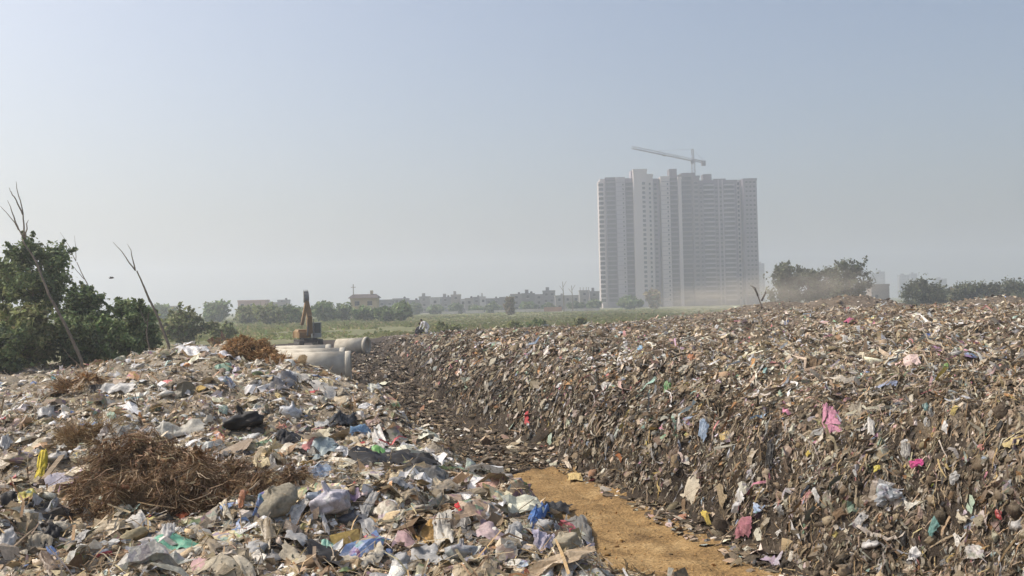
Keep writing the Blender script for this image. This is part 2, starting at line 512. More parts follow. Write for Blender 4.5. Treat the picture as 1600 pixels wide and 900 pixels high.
def sheet_template(n, rng, crumple=0.16, curl=0.35, freq=3.0):
    """a torn piece of film or cloth, crushed into folds and lying flat (about 1 x 1)"""
    u, v = ragged(n, rng, 0.26)
    o = rng.uniform(-40, 40, 3)
    p = np.stack([u * freq, v * freq, np.zeros_like(u)], -1) + o
    ridge = 1 - np.abs(noise3(p * 1.3 + 9, 9)) * 2
    ridge2 = 1 - np.abs(noise3(p * 2.9 + 5, 19)) * 2
    z = crumple * (0.5 * noise3(p, 7) + 0.75 * ridge + 0.45 * ridge2) + rng.normal(0, crumple * 0.16, u.shape)
    a = rng.uniform(0, math.pi)
    w = u * math.cos(a) + v * math.sin(a)
    z = z - curl * rng.uniform(0.1, 1) * w * w * 1.5 - 0.55 * crumple * smooth(np.hypot(u, v), 0.3, 0.6)
    x = u + 0.16 * noise3(p * 1.4 + 13, 10); y = v + 0.16 * noise3(p * 1.4 + 23, 11)
    return np.stack([x, y, z], -1).reshape(-1, 3), grid_quads(n)

def strip_template(n, rng, w=0.22, crumple=0.08):
    """a long torn strip lying along y"""
    m = 3
    s = np.linspace(-0.5, 0.5, n); t = np.linspace(-0.5, 0.5, m)
    S, T = np.meshgrid(s, t, indexing='ij')
    o = rng.uniform(-40, 40)
    wid = w * (0.7 + 0.5 * noise2(S * 5 + o, S * 0, 4))
    tw = 1.5 * noise2(S * 2 + o, S * 0 + 3, 5)
    cxp = 0.16 * noise2(S * 3 + o, S * 0 + 7, 6)
    z = crumple * noise2(S * 5 + o, S * 0 + 11, 7) + 0.5 * crumple * noise2(S * 9 + o, T * 3, 8)
    x = cxp + T * wid * np.cos(tw); z = z + T * wid * np.sin(tw)
    return np.stack([x, S, z], -1).reshape(-1, 3), grid_quads(n, m)

def ball(nu, nv):
    th = np.linspace(0, math.pi, nv); ph = np.linspace(0, 2 * math.pi, nu, endpoint=False)
    v = [(0, 0, 1.0)]
    for t in th[1:-1]:
        for p in ph:
            v.append((math.sin(t) * math.cos(p), math.sin(t) * math.sin(p), math.cos(t)))
    v.append((0, 0, -1.0))
    q = []; tr = []
    for j in range(nu):
        tr.append((0, 1 + j, 1 + (j + 1) % nu))
    for i in range(nv - 3):
        for j in range(nu):
            a = 1 + i * nu + j; b = 1 + i * nu + (j + 1) % nu
            q.append((a, a + nu, b + nu, b))
    last = len(v) - 1; base = 1 + (nv - 3) * nu
    for j in range(nu):
        tr.append((last, base + (j + 1) % nu, base + j))
    return np.array(v), np.array(q, int).reshape(-1, 4), np.array(tr, int)

def lump_template(nu, nv, rng, rough=0.35, flat=0.6, sharp=False):
    """a clod, stone or half-filled bag, about 1 across"""
    v, q, t = ball(nu, nv)
    o = rng.uniform(-40, 40, 3)
    r = 1 + rough * noise3(v * 1.6 + o, 3) + rough * 0.55 * noise3(v * 3.7 + o, 4)
    if sharp:
        r = r + 0.22 * rough * np.sign(noise3(v * 2.2 + o, 6))
    v = v * r[:, None] * 0.5
    v[:, 2] *= flat
    return v, q, t

def bag_template(rng, nu=18, nv=13, knot=True, pleat=0.10):
    """a tied bag: sagging body, pleats gathered into a neck and a flaring tail"""
    v, q, t = ball(nu, nv)
    o = rng.uniform(-40, 40, 3)
    ph = np.arctan2(v[:, 1], v[:, 0])
    up = (v[:, 2] + 1) / 2
    r = 1 + 0.22 * noise3(v * 1.5 + o, 3) + 0.13 * noise3(v * 3.4 + o, 4) - 0.24 * np.maximum(0, .35 - np.abs(noise3(v * np.array([2.6, 2.6, 1.3]) + o + 9, 14))) - .13 * np.maximum(0, .4 - np.abs(noise3(v * 5.5 + o, 15)))
    k = rng.integers(5, 9)
    r = r + pleat * up ** 2 * np.sin(ph * k + 3 * noise3(v * 2 + o, 5)) + 0.07 * noise3(v * np.array([6, 6, 2]) + o, 6)
    neck = 1 - 0.72 * smooth(up, 0.72, 0.92)
    x = v[:, 0] * r * neck * 0.5; y = v[:, 1] * r * neck * 0.5
    z = v[:, 2] * 0.36 * r
    if knot:
        tail = smooth(up, 0.90, 1.0)
        z = z + tail * 0.16
        x = x + tail * 0.08 * rng.uniform(-1, 1); y = y + tail * 0.08 * rng.uniform(-1, 1)
    z = np.where(z < -0.2, -0.2 + (z + 0.2) * 0.3, z)
    return np.stack([x, y, z], -1), q, t

def clip_box(rng):
    """a crushed carton, open at one end"""
    mb = MB()
    a, b, c = 0.5, rng.uniform(0.25, 0.4), rng.uniform(0.12, 0.25)
    v = np.array([(x, y, z) for z in (-c, c) for y in (-b, b) for x in (-a, a)], float)
    v += rng.uniform(-0.09, 0.09, v.shape)
    mb.add(v, q=[(0, 2, 3, 1), (4, 5, 7, 6), (0, 1, 5, 4), (2, 6, 7, 3), (0, 4, 6, 2)])
    return np.concatenate(mb.v), np.concatenate(mb.q), np.zeros((0, 3), int)

# ------------------------------------------------------------------ rubbish: scatter
def frames(nrm, down, rng, tilt, spin):
    """rotation matrices: z along the jittered ground normal, y turned `spin` from the downhill direction"""
    n = len(nrm)
    z = nrm + rng.normal(0, 1, (n, 3)) * tilt[:, None]
    z /= np.linalg.norm(z, axis=1)[:, None]
    y = down - z * np.sum(down * z, 1)[:, None]
    y /= np.linalg.norm(y, axis=1)[:, None] + 1e-9
    x = np.cross(y, z)
    c, s = np.cos(spin)[:, None], np.sin(spin)[:, None]
    return np.stack([x * c + y * s, y * c - x * s, z], -1)          # columns = axes

def downhill(nrm):
    d = np.stack([nrm[:, 0], nrm[:, 1], np.zeros(len(nrm))], -1)
    d[:, 1] -= 0.02
    zc = -(d[:, 0] * nrm[:, 0] + d[:, 1] * nrm[:, 1]) / np.maximum(nrm[:, 2], 0.2)
    d[:, 2] = zc
    return d / (np.linalg.norm(d, axis=1)[:, None] + 1e-9)

class Scatter:
    def __init__(s): s.v = []; s.q = []; s.t = []; s.c = []; s.n = 0
    def put(s, templates, pos, rot, scale, cols, rng):
        pick = rng.integers(0, len(templates), len(pos))
        for k, tpl in enumerate(templates):
            m = pick == k
            if not m.any(): continue
            tv = tpl[0]; tq = tpl[1]; tt = tpl[2] if len(tpl) > 2 else np.zeros((0, 3), int)
            N = int(m.sum()); V = len(tv)
            loc = tv[None] * scale[m][:, None, :]
            w = np.einsum('nij,nvj->nvi', rot[m], loc) + pos[m][:, None, :]
            off = s.n + np.arange(N)[:, None, None] * V
            s.v.append(w.reshape(-1, 3).astype(np.float32))
            if len(tq): s.q.append((tq[None] + off).reshape(-1, 4))
            if len(tt): s.t.append((tt[None] + off).reshape(-1, 3))
            s.c.append(np.repeat(cols[m], V, axis=0).astype(np.float32))
            s.n += N * V
    def build(s, name, mat, smooth_shade=True):
        fs = []
        if s.q: fs.append(np.concatenate(s.q))
        if s.t: fs.append(np.concatenate(s.t))
        me = mesh_from(name, np.concatenate(s.v), fs, np.concatenate(s.c), smooth_shade, [mat])
        o = link(name, me)
        tag(o, kind="stuff")
        return o

def pick_cols(pal, n, rng, jitter=0.16):
    w = np.array([p[0] for p in pal], float); w /= w.sum()
    c = np.array([p[1] for p in pal], float)[rng.choice(len(pal), n, p=w)]
    return np.clip(c * (1 + rng.normal(0, jitter, (n, 1))) * np.array([1.50, 1.43, 1.31]) * (1 + rng.normal(0, 0.04, (n, 3))), 0.012, 0.8)

P_LEFT = [(24, (.35, .295, .21)), (18, (.26, .21, .145)), (15, (.44, .41, .35)), (14, (.52, .495, .445)), (12, (.62, .60, .565)), (7, (.74, .73, .71)),
          (9, (.16, .125, .085)), (6, (.07, .06, .05)), (3, (.025, .024, .024)), (4, (.31, .305, .29)), (2.5, (.38, .39, .39)), (1.0, (.36, .40, .50)),
          (1.2, (.30, .43, .40)), (1.0, (.28, .42, .30)), (1.0, (.52, .28, .24)), (0.6, (.50, .10, .12)), (1.0, (.55, .45, .22)), (1.0, (.55, .40, .42)), (0.5, (.12, .20, .42)), (2.5, (.36, .20, .10)), (1, (.45, .42, .50))]
P_RIGHT = [(18, (.23, .19, .14)), (13, (.165, .13, .095)), (7, (.10, .08, .06)), (3, (.045, .038, .032)), (14, (.31, .27, .215)), (10, (.33, .315, .285)), (10, (.43, .41, .375)),
           (3.2, (.58, .565, .53)), (1.2, (.74, .73, .72)), (3, (.24, .25, .26)), (2, (.30, .34, .37)), (0.7, (.22, .30, .45)), (0.6, (.20, .34, .24)), (0.6, (.25, .38, .36)),
           (0.8, (.48, .20, .22)), (0.5, (.55, .22, .34)), (0.7, (.52, .40, .16)), (1.2, (.46, .34, .34)), (3, (.30, .17, .08)), (0.5, (.42, .38, .48))]
P_SOIL = [(10, (.16, .128, .09)), (10, (.22, .18, .135)), (6, (.30, .255, .20)), (6, (.10, .08, .058)), (2, (.40, .365, .31))]
P_DARK = [(10, (.052, .042, .033)), (8, (.034, .028, .023)), (6, (.085, .07, .054)), (1.6, (.17, .145, .115)), (.5, (.42, .40, .37)), (0.4, (.24, .14, .09))]  # dark soil scraps, with the trench's shade mixed into the tone
P_STRAW = [(10, (.27, .20, .115)), (8, (.19, .13, .075)), (5, (.36, .29, .19)), (4, (.12, .08, .05))]

rg = np.random.default_rng(77)
def flake_template(rng):
    """a small torn bit: two facets"""
    v = np.array([(-.5, -.5, 0), (.5, -.45, 0), (.55, .0, .2), (-.5, .05, .2), (.4, .5, 0), (-.35, .55, 0)], float)
    v[:, :2] += rng.uniform(-.16, .16, (6, 2)); v[:, 2] = rng.uniform(-.28, .28, 6)
    return v, np.array([(0, 1, 2, 3), (3, 2, 4, 5)])
def ribbon_template(n, rng, w=0.12, crumple=0.14):
    """a torn shred hanging along y"""
    s = np.linspace(-.5, .5, n); o = rng.uniform(-40, 40)
    wid = w * (.75 + .6 * noise2(s * 5 + o, s * 0, 4)); tw = 2.0 * noise2(s * 2.5 + o, s * 0 + 3, 5)
    cx_ = .22 * noise2(s * 2.6 + o, s * 0 + 7, 6) + .08 * noise2(s * 7 + o, s * 0 + 5, 9); z = crumple * (noise2(s * 4 + o, s * 0 + 11, 7) + .6 * noise2(s * 9 + o, s * 0 + 1, 8))
    l = np.stack([cx_ - wid * np.cos(tw) / 2, s, z - wid * np.sin(tw) / 2], -1); r = np.stack([cx_ + wid * np.cos(tw) / 2, s, z + wid * np.sin(tw) / 2], -1)
    k = np.arange(n - 1)
    return np.stack([l, r], 1).reshape(-1, 3), np.stack([2 * k, 2 * k + 1, 2 * k + 3, 2 * k + 2], -1)
T_SHEET_HI = [sheet_template(6, rg, 0.22, 0.4, 3.0) for _ in range(26)]
T_SHEET_MID = [sheet_template(4, rg, 0.24, 0.4, 2.2) for _ in range(26)]
T_SHEET_LO = [sheet_template(3, rg, 0.24, 0.4, 1.8) for _ in range(20)]
T_FLAKE = [flake_template(rg) for _ in range(24)]
T_STRIP_HI = [ribbon_template(9, rg, 0.085, 0.12) for _ in range(24)]
T_STRIP_LO = [ribbon_template(5, rg, 0.10, 0.12) for _ in range(20)]
T_LUMP = [lump_template(7, 6, rg, 0.45, 0.65, True) for _ in range(16)]
T_LUMP_LO = [lump_template(5, 4, rg, 0.5, 0.6) for _ in range(16)]
T_CARTON = [clip_box(rg) for _ in range(10)]
_sv = np.array([(-.5, -.5, 0), (.5, -.5, 0), (.6, 0, .3), (-.4, 0, .3), (.3, .5, 0), (-.3, .5, 0)], float)
T_BLADE = []
for _k in range(8):
    b_ = _sv.copy(); b_[2:4, 2] = rg.uniform(-.3, .3); b_[4:, 0] += rg.uniform(-3, 3); b_[2:4, 0] += rg.uniform(-1.5, 1.5); b_[4:, 2] += rg.uniform(-.25, .25)
    T_BLADE.append((b_, np.array([(0, 1, 2, 3), (3, 2, 4, 5)])))

M_PLASTIC = mat_tint("litter_plastic", 0.42, prints=.6, dirt_amt=0.5, spec=0.4, thin=0.12)
M_CLOTH = mat_tint("litter_cloth", 0.9, dirt_amt=0.6, spec=0.1)
M_CLOD = mat_tint("litter_earth", 0.95, dirt_amt=0.5, scale=14, spec=0.1)

def sample(n, y0, y1, a0, a1, rng, power=1.0, accept=None):
    """points spread evenly over the view from y0 to y1 (denser near)"""
    px = []; py = []
    got = 0
    while got < n:
        k = int((n - got) * 1.5) + 200
        t = rng.uniform(0, 1, k) ** power
        y = y0 * (y1 / y0) ** t
        x = y * rng.uniform(a0, a1, k)
        ok = accept(x, y) if accept else np.ones(k, bool)
        px.append(x[ok]); py.append(y[ok]); got += int(ok.sum())
    return np.concatenate(px)[:n], np.concatenate(py)[:n]

def lay(sc, templates, n, y0, y1, a0, a1, accept, pal, size, rng, aspect=(1, 1, 1), tilt=0.5, spin='any', lift=0.3, power=1.0, grow=0.35, sig=0.45, bright=None):
    x, y = sample(n, y0, y1, a0, a1, rng, power, accept)
    nrm = normal_at(x, y)
    dn = downhill(nrm)
    sp = rng.uniform(0, 2 * math.pi, n) if spin == 'any' else rng.normal(0, 0.45, n)
    rot = frames(nrm, dn, rng, np.abs(rng.normal(0, tilt, n)), sp)
    s = size * np.exp(rng.normal(0, sig, n)) * np.maximum(1.0, y / 16.0) ** grow
    s = np.minimum(s, size * 3.2 * np.maximum(1.0, y / 16.0) ** grow)
    asp = np.array(aspect)[None, :] * np.exp(rng.normal(0, 0.22, (n, 3)))
    scale = s[:, None] * asp
    z = height(x, y) + lift * s * asp[:, 2] * rng.uniform(0.1, 1.0, n)
    pos = np.stack([x, y, z], -1)
    cols = pick_cols(pal, n, rng)
    if bright is not None:
        cols = np.clip(cols * bright(x, y)[:, None], 0.01, 0.8)
    sc.put(templates, pos, rot, scale, cols, rng)

def on_left(x, y): return (h_left(x, y) > 0.08) & (h_left(x, y) >= h_right(x, y)) & (y < 48)
def on_right(x, y): return (h_right(x, y) > 0.10) & (h_right(x, y) > h_left(x, y))
def on_trench(x, y):
    return (h_right(x, y) <= 0.25) & (h_left(x, y) <= 0.25) & ~track_mask(x, y) & (x > edge_left(y) + 0.8) & (x < foot_right(y) + 1.0) & (y < 100)
def patch_left(x, y): return 1.10 + 0.36 * fbm(x * 0.5, y * 0.5, 2, 51)
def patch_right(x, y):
    # colours darken towards the foot: darker soil plus the lower face's painted shade
    foot_shade = smooth(x - foot_right(y) + .35 * noise2(x * .9, y * .9, 53), .1, 1.9)
    return (1.06 + 0.32 * fbm(x * 0.35, y * 0.3, 3, 52)) * (.56 + .54 * foot_shade)

def left_clumps(x, y): return on_left(x, y) & (noise2(x * 1.1, y * 1.1, 81) + .5 * noise2(x * 3, y * 3, 82) > -.42)
def right_clumps(x, y): return on_right(x, y) & (noise2(x * .8, y * .8, 83) + .5 * noise2(x * 2.4, y * 2.4, 84) > -.40)
rl = np.random.default_rng(101)
pl = Scatter(); cl = Scatter(); el = Scatter()
A0, A1 = -0.62, 0.30
lay(el, T_LUMP, 1500, 4.2, 16, A0, A1, on_left, P_SOIL + P_LEFT[:4], 0.055, rl, (1, 1, .75), 0.4, lift=0.1)
lay(el, T_LUMP_LO, 7000, 5, 46, A0, 0.2, on_left, P_SOIL + P_LEFT[:6], 0.055, rl, (1, 1, .8), 0.5, lift=0.1)
lay(pl, T_SHEET_HI, 3800, 4.2, 16, A0, A1, left_clumps, P_LEFT, 0.075, rl, (1, 1.3, 1), 0.22, lift=0.15, bright=patch_left, sig=0.55)
lay(pl, T_SHEET_MID, 7500, 9, 46, A0, 0.2, left_clumps, P_LEFT, 0.085, rl, (1, 1.3, 1.1), 0.25, lift=0.2, bright=patch_left, sig=0.55)
lay(pl, T_STRIP_HI, 3500, 4.2, 16, A0, A1, left_clumps, P_LEFT, 0.17, rl, (1, 1, .8), 0.2, lift=0.15, bright=patch_left, sig=.5)
lay(pl, T_STRIP_LO, 5000, 10, 46, A0, 0.2, left_clumps, P_LEFT, 0.18, rl, (1, 1, .8), 0.25, lift=0.15, bright=patch_left, sig=.5)
lay(cl, T_CARTON, 500, 4.2, 46, A0, A1, on_left, P_LEFT, 0.06, rl, (1, 1, 1), 0.4, lift=0.1)
lay(cl, T_BLADE, 34000, 4.2, 18, A0, A1, on_left, P_STRAW + P_SOIL, 0.11, rl, (.045, 1, .5), 0.35, lift=0.6)
lay(cl, T_BLADE, 9000, 14, 46, A0, 0.1, on_left, P_STRAW + P_SOIL, 0.15, rl, (.06, 1, .5), 0.4, lift=0.6)
lay(cl, T_FLAKE, 34000, 4.2, 22, A0, A1, on_left, P_LEFT + P_SOIL, 0.030, rl, (1, 1.3, 1), 0.5, lift=0.6, bright=patch_left)
pl.build("plastic_litter", M_PLASTIC, False); cl.build("scrap_litter", M_CLOTH, False); el.build("clod_rubble", M_CLOD)

rr = np.random.default_rng(202)
pr = Scatter(); cr_ = Scatter(); er = Scatter()
B0, B1 = -0.26, 0.66
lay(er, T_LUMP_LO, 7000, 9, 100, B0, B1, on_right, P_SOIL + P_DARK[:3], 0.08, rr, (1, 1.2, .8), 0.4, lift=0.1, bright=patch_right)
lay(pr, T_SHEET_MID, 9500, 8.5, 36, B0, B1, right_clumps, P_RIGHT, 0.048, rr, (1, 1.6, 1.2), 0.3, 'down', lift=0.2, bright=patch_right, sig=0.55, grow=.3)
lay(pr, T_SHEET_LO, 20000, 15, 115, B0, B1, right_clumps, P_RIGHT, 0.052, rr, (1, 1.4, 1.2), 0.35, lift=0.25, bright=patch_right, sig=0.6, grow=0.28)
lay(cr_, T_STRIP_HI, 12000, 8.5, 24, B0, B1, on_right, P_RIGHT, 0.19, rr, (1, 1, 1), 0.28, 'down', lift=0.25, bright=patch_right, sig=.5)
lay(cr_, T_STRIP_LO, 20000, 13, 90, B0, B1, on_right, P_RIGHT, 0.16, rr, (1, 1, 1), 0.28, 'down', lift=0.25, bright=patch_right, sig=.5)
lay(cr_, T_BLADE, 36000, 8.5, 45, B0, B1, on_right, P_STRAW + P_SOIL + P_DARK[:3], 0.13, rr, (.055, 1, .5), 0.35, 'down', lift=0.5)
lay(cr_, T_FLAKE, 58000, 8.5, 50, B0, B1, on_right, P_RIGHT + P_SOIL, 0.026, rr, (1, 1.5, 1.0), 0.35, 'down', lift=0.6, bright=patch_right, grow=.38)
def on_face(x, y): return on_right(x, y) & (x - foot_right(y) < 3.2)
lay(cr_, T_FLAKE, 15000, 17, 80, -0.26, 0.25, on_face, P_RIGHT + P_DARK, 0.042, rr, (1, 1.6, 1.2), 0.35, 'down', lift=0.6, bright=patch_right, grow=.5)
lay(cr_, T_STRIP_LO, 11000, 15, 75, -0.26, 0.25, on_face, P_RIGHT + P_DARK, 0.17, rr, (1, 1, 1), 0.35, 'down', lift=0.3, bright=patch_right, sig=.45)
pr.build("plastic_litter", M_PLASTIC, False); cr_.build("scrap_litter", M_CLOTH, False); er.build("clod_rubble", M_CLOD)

rt = np.random.default_rng(303)
tr_ = Scatter()
lay(tr_, T_LUMP_LO, 2500, 8, 95, -0.3, 0.4, on_trench, P_DARK, 0.075, rt, (1, 1, .8), 0.5, lift=0.15)
lay(tr_, T_BLADE, 9000, 8, 60, -0.3, 0.4, on_trench, P_STRAW + P_DARK, 0.12, rt, (.06, 1, .5), 0.35, lift=0.5)
lay(tr_, T_FLAKE, 9000, 8, 95, -0.3, 0.4, on_trench, P_DARK, 0.04, rt, (1, 1.3, 1), 0.4, lift=0.4, grow=.5)
lay(tr_, T_SHEET_LO, 3000, 8, 95, -0.3, 0.4, on_trench, P_DARK + P_DARK + P_RIGHT[:8], 0.075, rt, (1, 1.2, 1), 0.4, lift=0.4)
def track_edge(x, y):
    f = foot_right(y)
    return (((x > f - 0.5) & (x < f + 0.2)) | ((x > edge_left(y) + 0.8) & (x < edge_left(y) + 1.25))) & (y < 24)
lay(tr_, T_LUMP_LO, 1800, 8, 24, -0.1, 0.45, track_edge, P_DARK + P_SOIL[:2], 0.045, rt, (1, 1, .7), 0.4, lift=0.1)
lay(tr_, T_SHEET_LO, 1500, 8, 24, -0.1, 0.45, track_edge, P_DARK + P_RIGHT, 0.06, rt, (1, 1.2, 1), 0.3, lift=0.3)
def track_crumbs(x, y): return track_mask(x, y)
lay(tr_, T_LUMP_LO, 900, 8, 21, -0.1, 0.4, track_crumbs, [(4, (.30, .18, .07)), (3, (.22, .13, .055)), (1, (.12, .09, .06))], 0.028, rt, (1, 1, .7), 0.4, lift=0.1)
def on_far(x, y):
    m = np.zeros_like(x)
    for c in FAR_MOUNDS:
        m = np.maximum(m, c[2] * np.exp(-((x - c[0]) / c[3]) ** 2 - ((y - c[1]) / c[4]) ** 2))
    return m > 0.12
lay(tr_, T_SHEET_LO, 3500, 85, 150, 0.0, 0.68, on_far, P_RIGHT, 0.17, rt, (1, 1.2, 1), 0.5, lift=0.4, grow=0.0, sig=0.4)
lay(tr_, T_LUMP_LO, 2500, 85, 150, 0.0, 0.68, on_far, P_SOIL, 0.24, rt, (1, 1, .8), 0.5, lift=0.2, grow=0.0)
tr_.build("trench_rubble", M_CLOD)
# ------------------------------------------------------------------ rubbish: single pieces one can point at
M_ONE_PLASTIC = mat_tint("piece_plastic", 0.40, dirt=(.22, .18, .13), dirt_amt=0.38, spec=0.45, source='object', thin=0.12, scale=7, prints=.55)
M_ONE_CLOTH = mat_tint("piece_cloth", 0.92, dirt=(.20, .16, .115), dirt_amt=0.45, spec=0.1, source='object', scale=8)
M_WOOD = mat_plain("weathered_wood", (.30, .23, .155), 0.9, 0.35, 9, dirt=(.14, .105, .07), dirt_amt=.6)

M_BLACK = mat_plain("black_film", (.012, .012, .013), .55, .3, 8, dirt=(.05, .043, .035), dirt_amt=.5, spec=.3)

def proj(p):
    d = np.asarray(p) - EYE
    k = FPX / (d @ CF)
    return np.array([800 + (d @ CR) * k, 450 - (d @ CU) * k])

def local_frame(p):
    n = normal_at(p[0:1], p[1:2], 0.25)[0]
    view = p - EYE
    ex = np.array([1.0, 0, 0]); ex = ex - n * (ex @ n); ex /= np.linalg.norm(ex)
    ey = np.cross(n, ex)
    return ex, ey, n

def cloth_mesh(p, W, L, ang, rng, crumple, folds=3.0, thick=1.0, n=17, drape=True, upright=0.0):
    """a cloth or film that follows the ground under it, gathered into folds"""
    ex, ey, nz = local_frame(p)
    # turn and stretch the ground axes so that the piece shows its width across and its length up the view
    mpp = np.linalg.norm(p - EYE) / FPX; e = .05
    Jm = np.stack([(proj(p + ex * e) - proj(p - ex * e)) / (2 * e), (proj(p + ey * e) - proj(p - ey * e)) / (2 * e)], 1) * mpp
    Ji = np.linalg.inv(Jm)
    gx = Ji @ np.array([1.0, 0]); gy = Ji @ np.array([0, -1.0])
    gx /= max(1, np.linalg.norm(gx) / 2.5); gy /= max(1, np.linalg.norm(gy) / 3.0)
    ex, ey = ex * gx[0] + ey * gx[1], ex * gy[0] + ey * gy[1]
    u, v = ragged(n, rng, 0.20)
    c, s = math.cos(ang), math.sin(ang)
    uu = u * W; vv = v * L
    a = uu * c - vv * s; b = uu * s + vv * c
    o = rng.uniform(-40, 40, 3)
    q = np.stack([u * folds * 2.2, v * folds * 0.8, 0 * u], -1) + o
    ridge = 1 - np.abs(noise3(q, 41)) * 2
    ridge2 = 1 - np.abs(noise3(q * np.array([1.9, 2.6, 1]) + 7, 42)) * 2
    lift = crumple * min(W, L) * (0.75 * ridge + 0.45 * ridge2 + 0.35 * noise3(q * 3.1, 43) + 0.9)
    lift = lift * (1 - 0.8 * smooth(np.hypot(u, v), 0.34, 0.62)) + 0.045
    a = a + 0.10 * W * noise3(q * 0.9 + 31, 44); b = b + 0.10 * L * noise3(q * 0.9 + 51, 45)
    P = p[None, None] + ex * a[..., None] + ey * b[..., None]
    if drape:
        zz = height(P[..., 0], P[..., 1])
        P[..., 2] = np.minimum(np.maximum(zz, P[..., 2] - 0.15), P[..., 2] + 0.10)
    P = P + nz * lift[..., None]
    if upright:
        P[..., 2] += upright * (v + 0.5) * L
    return (P.reshape(-1, 3) - p), grid_quads(n)

def px_len(p, d):
    e = 0.05
    return np.linalg.norm(proj(p + d * e) - proj(p - d * e)) / (2 * e)

SINGLES = []          # (px, py, ref) of every piece that has a name of its own
def single(kind, px, py, w, h, col, name, label, cat, ref, ang=0.0, mat=None, crumple=0.13, folds=3.0, seed=None, group=None, lift=0.0, **kw):
    rng = np.random.default_rng(int(px * 7 + py * 13) if seed is None else seed)
    if max(col) < .07: mat = M_BLACK
    p, dist = ground_hit(px, py)
    m = dist / FPX
    if px > 930: w, h = w * .84, h * .86
    W = w * m
    ex, ey, nz = local_frame(p)
    if kind == 'sheet':
        v, q = cloth_mesh(p, W, h * m, math.radians(ang), rng, crumple, folds, **kw)
        me = mesh_from(name, v, q, mats=[mat or M_ONE_PLASTIC])
    elif kind in ('bag', 'sack', 'lump'):
        if kind == 'bag': v, q, t = bag_template(rng, *((30, 21) if w > 45 else (18, 13)))
        elif kind == 'sack': v, q, t = bag_template(rng, *((30, 21) if w > 45 else (18, 13)), False, 0.09)
        else: v, q, t = lump_template(14, 11, rng, 0.35, 0.7)
        H = h * m
        v = v * np.array([W, min(W, H * 1.5) * 0.95, H * 1.15])
        a = math.radians(ang)
        tilt = rng.uniform(-0.45, 0.45, 2)
        Rm = np.array(Matrix.Rotation(a, 3, 'Z') @ Matrix.Rotation(tilt[0], 3, 'X') @ Matrix.Rotation(tilt[1], 3, 'Y'))
        v = v @ Rm.T
        v[:, 2] += H * 0.22
        me = mesh_from(name, v, [q, t], mats=[mat or M_ONE_PLASTIC])
    elif kind == 'carton':
        v, q, t = clip_box(rng)
        v = v * np.array([W, W * 0.9, h * m * 1.6])
        Rm = np.array(Matrix.Rotation(math.radians(ang), 3, 'Z') @ Matrix.Rotation(rng.uniform(-.5, .5), 3, 'X') @ Matrix.Rotation(rng.uniform(-.4, .4), 3, 'Y'))
        v = v @ Rm.T; v[:, 2] += h * m * 0.25
        me = mesh_from(name, v, [q], smooth_shade=False, mats=[mat or M_ONE_CLOTH])
    o = link(name, me, loc=p + np.array([0, 0, lift]))
    if max(col) < .06: o.color = (*(np.array(col) * .6), 1)
    else: o.color = (*(np.array(col) * (.82 if px > 930 else .92)), 1)
    tag(o, label, cat, group)
    SINGLES.append((px, py, ref))
    return o

C, PL = M_ONE_CLOTH, M_ONE_PLASTIC
# the left mound, front to back
single('bag', 516, 800, 66, 60, (.62, .59, .64), "plastic_bag", "knotted lilac-white plastic bag bulging on the left mound", "bag", "knotted lilac-white bag", 20)
single('bag', 548, 822, 40, 34, (.10, .105, .12), "plastic_bag", "dark grey plastic bag tucked behind the knotted lilac-white bag", "bag", "dark shadow shape", -30)  # dark bag shape paints the shadow of the knotted bag
single('sheet', 622, 728, 125, 40, (.018, .018, .02), "plastic_sheet", "large crumpled black plastic sheet on top of the left mound", "plastic sheet", "big black sheet", -8, crumple=.16, folds=4)
single('sheet', 660, 752, 70, 36, (.16, .16, .15), "plastic_sheet", "grey shredded plastic sheet hanging below the big black sheet", "plastic sheet", "grey shredded sheet", -20, crumple=.12, folds=6)
single('sack', 432, 796, 74, 62, (.34, .31, .24), "woven_sack", "round stuffed khaki woven sack lying below the dry brush heap", "sack", "round khaki sack", 35, C)
single('sheet', 276, 861, 66, 22, (.18, .50, .34), "plastic_sheet", "bright green plastic sheet at the foot of the left mound", "plastic sheet", "bright green sheet", 5, crumple=.12)
single('sheet', 292, 812, 40, 20, (.58, .17, .08), "cloth_rag", "orange-red cloth rag below the dry brush heap", "rag", "orange-red rag", 25, C, .16)
single('sheet', 358, 762, 22, 15, (.48, .06, .12), "cloth_rag", "small crimson cloth rag at the brush heap's right edge", "rag", "crimson rag", 0, C, .16)
single('sheet', 66, 736, 16, 52, (.62, .50, .06), "cloth_strip", "long yellow cloth strip hanging left of the dry brush heap", "cloth strip", "long yellow strip", -12, C, .18)
single('sheet', 40, 783, 30, 18, (.62, .52, .10), "plastic_sheet", "short yellow plastic scrap lying below the long yellow strip", "plastic sheet", "short yellow scrap", 10)
single('sheet', 98, 755, 66, 26, (.48, .46, .52), "cloth_rag", "lavender-grey cloth spread left of the dry brush heap", "rag", "lavender-grey cloth", 18, C, .12, 4)
single('sheet', 275, 684, 110, 22, (.50, .48, .41), "plastic_sheet", "long pale rolled plastic sheet above the dry brush heap", "plastic sheet", "long pale rolled sheet", 4, crumple=.22, folds=2)
single('sheet', 188, 678, 50, 32, (.44, .42, .36), "plastic_sheet", "wide beige plastic sheet up-slope of the brush heap's left end", "plastic sheet", "wide beige sheet", 20)
single('sheet', 148, 668, 26, 40, (.46, .42, .32), "cardboard_piece", "tan cardboard piece standing left of the wide beige sheet", "cardboard", "tan cardboard piece", -25, C, .08, 1.5)
single('bag', 380, 668, 62, 44, (.035, .035, .038), "plastic_bag", "bulging black bin bag right of the long pale rolled sheet", "bag", "black bin bag", 10)
single('sheet', 452, 690, 54, 24, (.03, .03, .032), "plastic_sheet", "torn black plastic film right of the white oval dish", "plastic sheet", "torn black film", 0, crumple=.2, folds=5)
